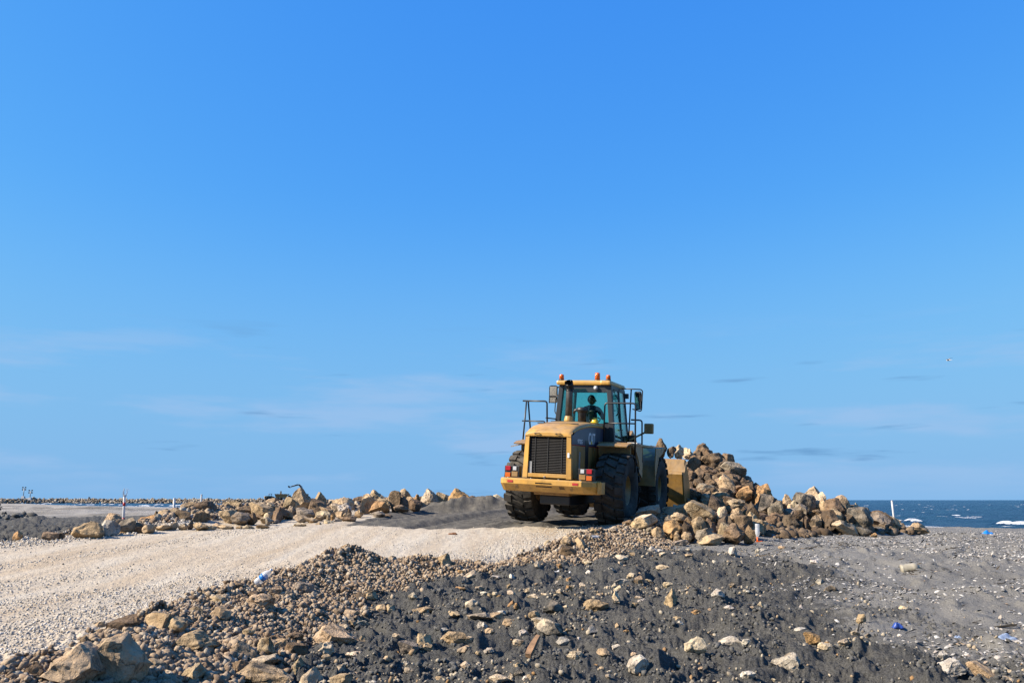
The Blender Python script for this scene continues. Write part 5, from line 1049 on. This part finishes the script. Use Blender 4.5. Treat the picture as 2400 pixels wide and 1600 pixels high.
# ------------------------------------------------------------------ litter
def bottle(name, loc, rot, length, r, label, band=None, cap=None, wall='bottlewall'):
    e = empty(name, loc, rot); tag(e, label, 'bottle')
    prof = [(0, 0), (r*0.9, 0), (r, length*0.04), (r, length*0.22), (r*0.94, length*0.25), (r, length*0.28), (r, length*0.62), (r*0.9, length*0.72), (r*0.45, length*0.86), (r*0.36, length*0.88), (r*0.36, length*0.95), (0, length*0.95)]
    b = lathe('bottle_body', prof, M[wall], e, 20)
    if band: lathe('label_band', [(0, length*0.34), (r*1.02, length*0.34), (r*1.02, length*0.56), (0, length*0.56)], M[band], e, 20)
    if cap: lathe('bottle_cap', [(0, length*0.93), (r*0.42, length*0.93), (r*0.42, length), (0, length)], M[cap], e, 14)
    return e
SPOTS = [(604, 1382), (1777, 1270), (1410, 1266), (2314, 1251), (2103, 1470), (2354, 1500), (2245, 1497), (1308, 1340), (1337, 1342), (1061, 1252), (2127, 1337), (1245, 1553)]
_sx, _sy = hit([q[0] for q in SPOTS], [q[1] for q in SPOTS]); _sz = gz(_sx, _sy)
GROUND_AT = {q: (float(a), float(b), float(c)) for q, a, b, c in zip(SPOTS, _sx, _sy, _sz)}
def gpos(u, v): return GROUND_AT[(u, v)]
x, y, z = gpos(604, 1382); bottle('plastic_bottle', (x-0.02, y, z+0.05), (R(18), R(48), R(10)), 0.25, 0.045, 'clear plastic bottle with blue label lying on the road edge gravel', 'blue', 'white')
x, y, z = gpos(1777, 1270)
e = bottle('upturned_bottle', (x, y, z+0.38), (R(180), R(2), 0), 0.32, 0.045, 'clear bottle upside down on a red stake before the rock pile', None, 'beacon', 'bottlewall')
lathe('red_stake', [(0, 0.27), (0.02, 0.27), (0.018, 0.42), (0, 0.42)], M['beacon'], e, 10)
box('red_foot', (0.03, 0, 0.365), (0.14, 0.05, 0.02), M['beacon'], e, 0.004, Euler((0, 0.15, 0)))
x, y, z = gpos(1410, 1266); bottle('plastic_bottle', (x-0.06, y, z+0.05), (R(90), R(0), R(-75)), 0.20, 0.036, 'cloudy white bottle lying in gravel near the pile foot', None, 'white')
def crumple(name, u, v, w, d, h, mat, label, seed, cat='plastic bag'):
    x, y, z = gpos(u, v); rg = np.random.default_rng(seed); n = 14
    gx, gy = np.meshgrid(np.linspace(-0.5, 0.5, n), np.linspace(-0.5, 0.5, n)); bmp = np.clip(1-(gx*2)**2, 0, 1)*np.clip(1-(gy*2)**2, 0, 1)
    hz_ = bmp**0.5*h*(0.55+0.6*perlin(gx*3+seed, gy*3, 90))+0.08*h*perlin(gx*7, gy*7+seed, 91)
    V = np.stack([x+gx*w*(1+0.2*perlin(gy*3, gx*3+seed, 92)), y+gy*d, 0*gx], -1); V[..., 2] = gz(V[..., 0], V[..., 1])*0.3+z*0.7+hz_; idn = np.arange(n*n).reshape(n, n)
    q = np.stack([idn[:-1, :-1], idn[:-1, 1:], idn[1:, 1:], idn[1:, :-1]], -1).reshape(-1, 4)
    me = mesh_np(name, V.reshape(-1, 3), q); o = obj(name, me, M[mat]); s = o.modifiers.new('t', 'SOLIDIFY'); s.thickness = 0.003
    tag(o, label, cat); return o
crumple('plastic_bag', 2314, 1251, 0.28, 0.22, 0.12, 'blue', 'bright blue plastic bag on the far beach near the surf', 3)
crumple('plastic_scrap', 2103, 1470, 0.11, 0.08, 0.07, 'navyplastic', 'crumpled dark blue plastic scrap on the dry grey sand', 5, 'plastic')
crumple('plastic_bag', 2354, 1500, 0.24, 0.14, 0.07, 'film', 'pale translucent plastic bag half buried near the right edge', 8)
crumple('plastic_scrap', 2245, 1497, 0.07, 0.06, 0.03, 'film', 'little pale violet plastic shred on the dry sand', 9, 'plastic')
crumple('paper_scrap', 1308, 1340, 0.17, 0.05, 0.02, 'white', 'white paper strip on the dark sand below the gravel mound', 11, 'paper')
crumple('paper_scrap', 1337, 1342, 0.05, 0.05, 0.03, 'white', 'tiny white paper bit beside the longer paper strip', 12, 'paper')
crumple('rusty_scrap', 1061, 1252, 0.20, 0.10, 0.06, 'rust', 'rust brown scrap lying on the pale gravel road', 13, 'scrap')
x, y, z = gpos(2127, 1337)
jug = empty('plastic_canister', (x-0.10, y, z+0.015), (0, R(82), R(-12))); tag(jug, 'beige ribbed plastic canister half buried in the shelly sand', 'canister')
lathe('canister_body', [(0, 0), (0.075, 0), (0.08, 0.02)]+[(0.08-0.007*(k % 2), 0.03+0.025*k) for k in range(7)]+[(0.08, 0.21), (0.06, 0.25), (0.03, 0.27), (0, 0.27)], M['jug'], jug, 20)
lathe('canister_neck', [(0, 0.26), (0.026, 0.26), (0.026, 0.30), (0, 0.30)], M['jug'], jug, 12)
x, y, z = gpos(1245, 1553)
wd = loft('wood_stick', [[(-0.028, 0, -0.02), (0.022, 0, -0.024), (0.03, 0.0, 0.018), (-0.02, 0.0, 0.024)], [(-0.034, 0.08, -0.02), (0.030, 0.08, -0.024), (0.032, 0.08, 0.022), (-0.028, 0.08, 0.024)], [(-0.024, 0.2, -0.02), (0.028, 0.19, -0.02), (0.024, 0.2, 0.02), (-0.026, 0.19, 0.02)], [(-0.016, 0.30, -0.012), (0.02, 0.31, -0.016), (0.022, 0.29, 0.012), (-0.014, 0.30, 0.014)]], M['wood'], None)
wd.location = (x-0.03, y+0.02, z+0.045); wd.rotation_euler = (R(26), 0, R(-22)); tag(wd, 'brown splintered wood stick in the dark sand near the bottom', 'wood')

# ------------------------------------------------------------------ far machines on the breakwater
def far_loader():
    b = P(632, 1171, 500); e = empty('distant_loader', b, (0, 0, R(-60))); tag(e, 'tiny distant wheel loader on the breakwater at the horizon', 'wheel loader')
    Yw = M['yellow_worn_shade']
    prism('engine_hood', [(-3.2, 1.1), (-0.8, 1.1), (-0.8, 2.4), (-2.9, 2.2), (-3.2, 1.9)], -0.9, 0.9, Yw, e); span('chassis', (-0.7, -2.6, 0.7), (0.7, 2.8, 1.2), K, e)
    c = span('cab', (-0.8, -0.6, 1.2), (0.8, 1.0, 2.3), M['frame'], e)
    for sx in (-0.7, 0.7):
        for yy in (-0.5, 0.9): beam('pillar', (sx, yy, 2.3), (sx, yy, 3.5), 0.14, 0.14, M['frame'], c)
    span('roof', (-0.85, -0.7, 3.45), (0.85, 1.1, 3.65), Yw, c)
    for yy in (-1.8, 1.9):
        for sx in (-1.1, 1.1): lathe('wheel', [(0, -0.3), (0.6, -0.3), (0.88, -0.2), (0.88, 0.2), (0.6, 0.3), (0, 0.3)], M['rubber'], e, 20, 'X', (sx, yy, 0.88))
    for sx in (-0.6, 0.6): beam('lift_arm', (sx, 1.4, 2.0), (sx, 4.0, 0.8), 0.18, 0.4, Yw, e)
    prism('bucket', [(3.9, 1.4), (3.7, 0.5), (4.0, 0.15), (5.2, 0.1), (4.2, 0.4)], -1.6, 1.6, K, e)
def far_truck():
    b = P(664, 1172, 505); e = empty('dump_truck', b, (0, 0, R(-78))); tag(e, 'tiny dark distant dump truck loaded with rock on the breakwater', 'dump truck')
    prism('dump_body', [(-4.6, 2.2), (-4.3, 1.6), (1.8, 1.5), (2.2, 2.9), (3.3, 3.5), (3.2, 3.8), (1.6, 3.5), (-3.8, 3.6), (-5.2, 3.9)], -1.5, 1.5, M['yellow_worn_shade'], e)
    span('chassis', (-0.8, -4.2, 0.9), (0.8, 4.0, 1.45), K, e); span('cab', (-1.2, 2.5, 1.4), (1.2, 4.2, 3.0), M['frame'], e)
    prism('bonnet', [(4.2, 1.2), (5.4, 1.2), (5.3, 2.2), (4.2, 2.3)], -1.1, 1.1, M['yellow_worn_shade'], e)
    span('head_board', (-0.5, -2.0, 3.5), (0.5, -1.2, 5.4), M['yellow'], e)
    for yy in (-3.2, -1.4, 3.2):
        for sx in (-1.25, 1.25): lathe('wheel', [(0, -0.3), (0.6, -0.3), (0.88, -0.2), (0.88, 0.2), (0.6, 0.3), (0, 0.3)], M['rubber'], e, 20, 'X', (sx, yy, 0.88))
    for k in range(9):
        me = random.choice(PROTO['B']); o = bpy.data.objects.new('load_rock', me); link(o, e); o.location = (random.uniform(-1, 1), -3.6+k*0.6, 3.4); o.scale = (1.1, 1.2, 0.9); o.color = (0.12, 0.09, 0.06, 1)
def excavator():
    D = 510; A = P(712, 1149, D); B = P(700.5, 1135.2, D); C = P(681, 1140.3, D); b = P(717, 1171, D); e = empty('excavator', b); tag(e, 'distant excavator, dark arm raised behind the tallest left boulder', 'excavator')
    L = lambda p: Vector(p)-Vector(b)
    beam('boom', L(A), L(B), 0.5, 0.75, K, e); beam('stick', L(B), L(C), 0.45, 0.6, K, e)
    tube('cylinder', [L(P(709, 1141, D)), L(P(702, 1134.4, D))], 0.14, K, e, 8)
    tube('cylinder', [L(P(698, 1134.2, D)), L(P(684, 1138.2, D))], 0.12, K, e, 8)
    q = L(P(678.5, 1139.6, D)); bm = bmesh.new(); bm_prism(bm, [(0, 0.3), (0.6, 0.5), (0.9, 0.1), (0.5, -0.6), (-0.6, -0.9), (-0.2, -0.3)], -0.6, 0.6)
    bm.transform(Matrix.Translation(q) @ Matrix.Rotation(R(90), 4, 'Z')); obj('bucket', bm, K, e)
    o = L(P(716, 1160, D)); box('house', o, (2.9, 3.2, 1.7), M['yellow_worn_shade'], e, 0.1); box('cab', o+Vector((-1.1, -0.9, 0.9)), (1.0, 1.6, 1.9), M['frame'], e, 0.05)
    for sx in (-1, 1):
        bm = bmesh.new(); bm_box(bm, o+Vector((0, sx*1.2, -1.5)), (4.2, 0.6, 1.0), None, 0.3); obj('track', bm, K, e)
far_loader(); far_truck(); excavator()
def light_tower(u, v0, v1, d, label):
    b = P(u, v1, d); t = P(u, v0, d); h = t.z-b.z; e = empty('light_tower', b); tag(e, label, 'light tower', 'light towers on the horizon')
    span('trailer_box', (-0.9, -0.7, 0.2), (0.9, 0.7, 1.6), M['white'], e, 0.05)
    tube('mast', [(0, 0, 1.2), (0, 0, h-0.6)], 0.22, M['grey'], e, 8); beam('cross_bar', (-0.9, 0, h-0.9), (0.9, 0, h-0.9), 0.12, 0.12, M['grey'], e)
    for sx in (-0.85, 0.85):
        for zz in (-1.5, -0.2): box('flood_lamp', (sx, 0, h+zz), (0.75, 0.35, 0.75), M['frame'], e, 0.05)
light_tower(54, 1141, 1168.5, 520, 'taller leftmost light tower standing on the horizon'); light_tower(69.5, 1148, 1172, 500, 'shorter light tower with white base on the horizon')
def gull():
    c = P(2224, 844, 75); e = empty('sea_gull', c, (0, R(-14), R(35))); tag(e, 'small white gull gliding in the blue sky at right', 'gull')
    bm = bmesh.new(); bm_tube(bm, [(0, -0.24, 0), (0, -0.12, 0.0), (0, 0.0, 0), (0, 0.12, 0.01), (0, 0.19, 0.02), (0, 0.24, 0.015)], [0.01, 0.045, 0.06, 0.045, 0.035, 0.008], 10); obj('body', bm, M['white'], e)
    for sx in (-1, 1):
        secs_ = [[(sx*a, b-0.10*w, c_), (sx*a, b, c_+0.015), (sx*a, b+0.10*w, c_), (sx*a, b, c_-0.008)] for a, b, c_, w in ((0.03, 0.02, 0.02, 1.0), (0.22, 0.06, 0.12, 0.85), (0.38, 0.02, 0.14, 0.6), (0.56, -0.08, 0.10, 0.12))]
        loft('wing', secs_, M['grey'], e, True)
    quad_plate('tail', [(-0.03, -0.20, 0), (0.03, -0.20, 0), (0.07, -0.34, 0), (-0.07, -0.34, 0)], 0.01, M['white'], e)
gull()

# ------------------------------------------------------------------ darken every paint, stone and soil colour evenly to balance the raised exposure
for m in bpy.data.materials:
    if not m.use_nodes: continue
    b = next((n for n in m.node_tree.nodes if n.type == 'BSDF_PRINCIPLED'), None)
    if not b or m.name in ('sea_water', 'mirror_glass'): continue
    t = m.node_tree; i = b.inputs['Base Color']
    if i.is_linked:
        src = i.links[0].from_socket; t.links.new(mixc(t, 1.0, src, (0.76, 0.76, 0.76), 'MULTIPLY'), i)
    else: i.default_value = [c*0.76 for c in i.default_value[:3]]+[1]
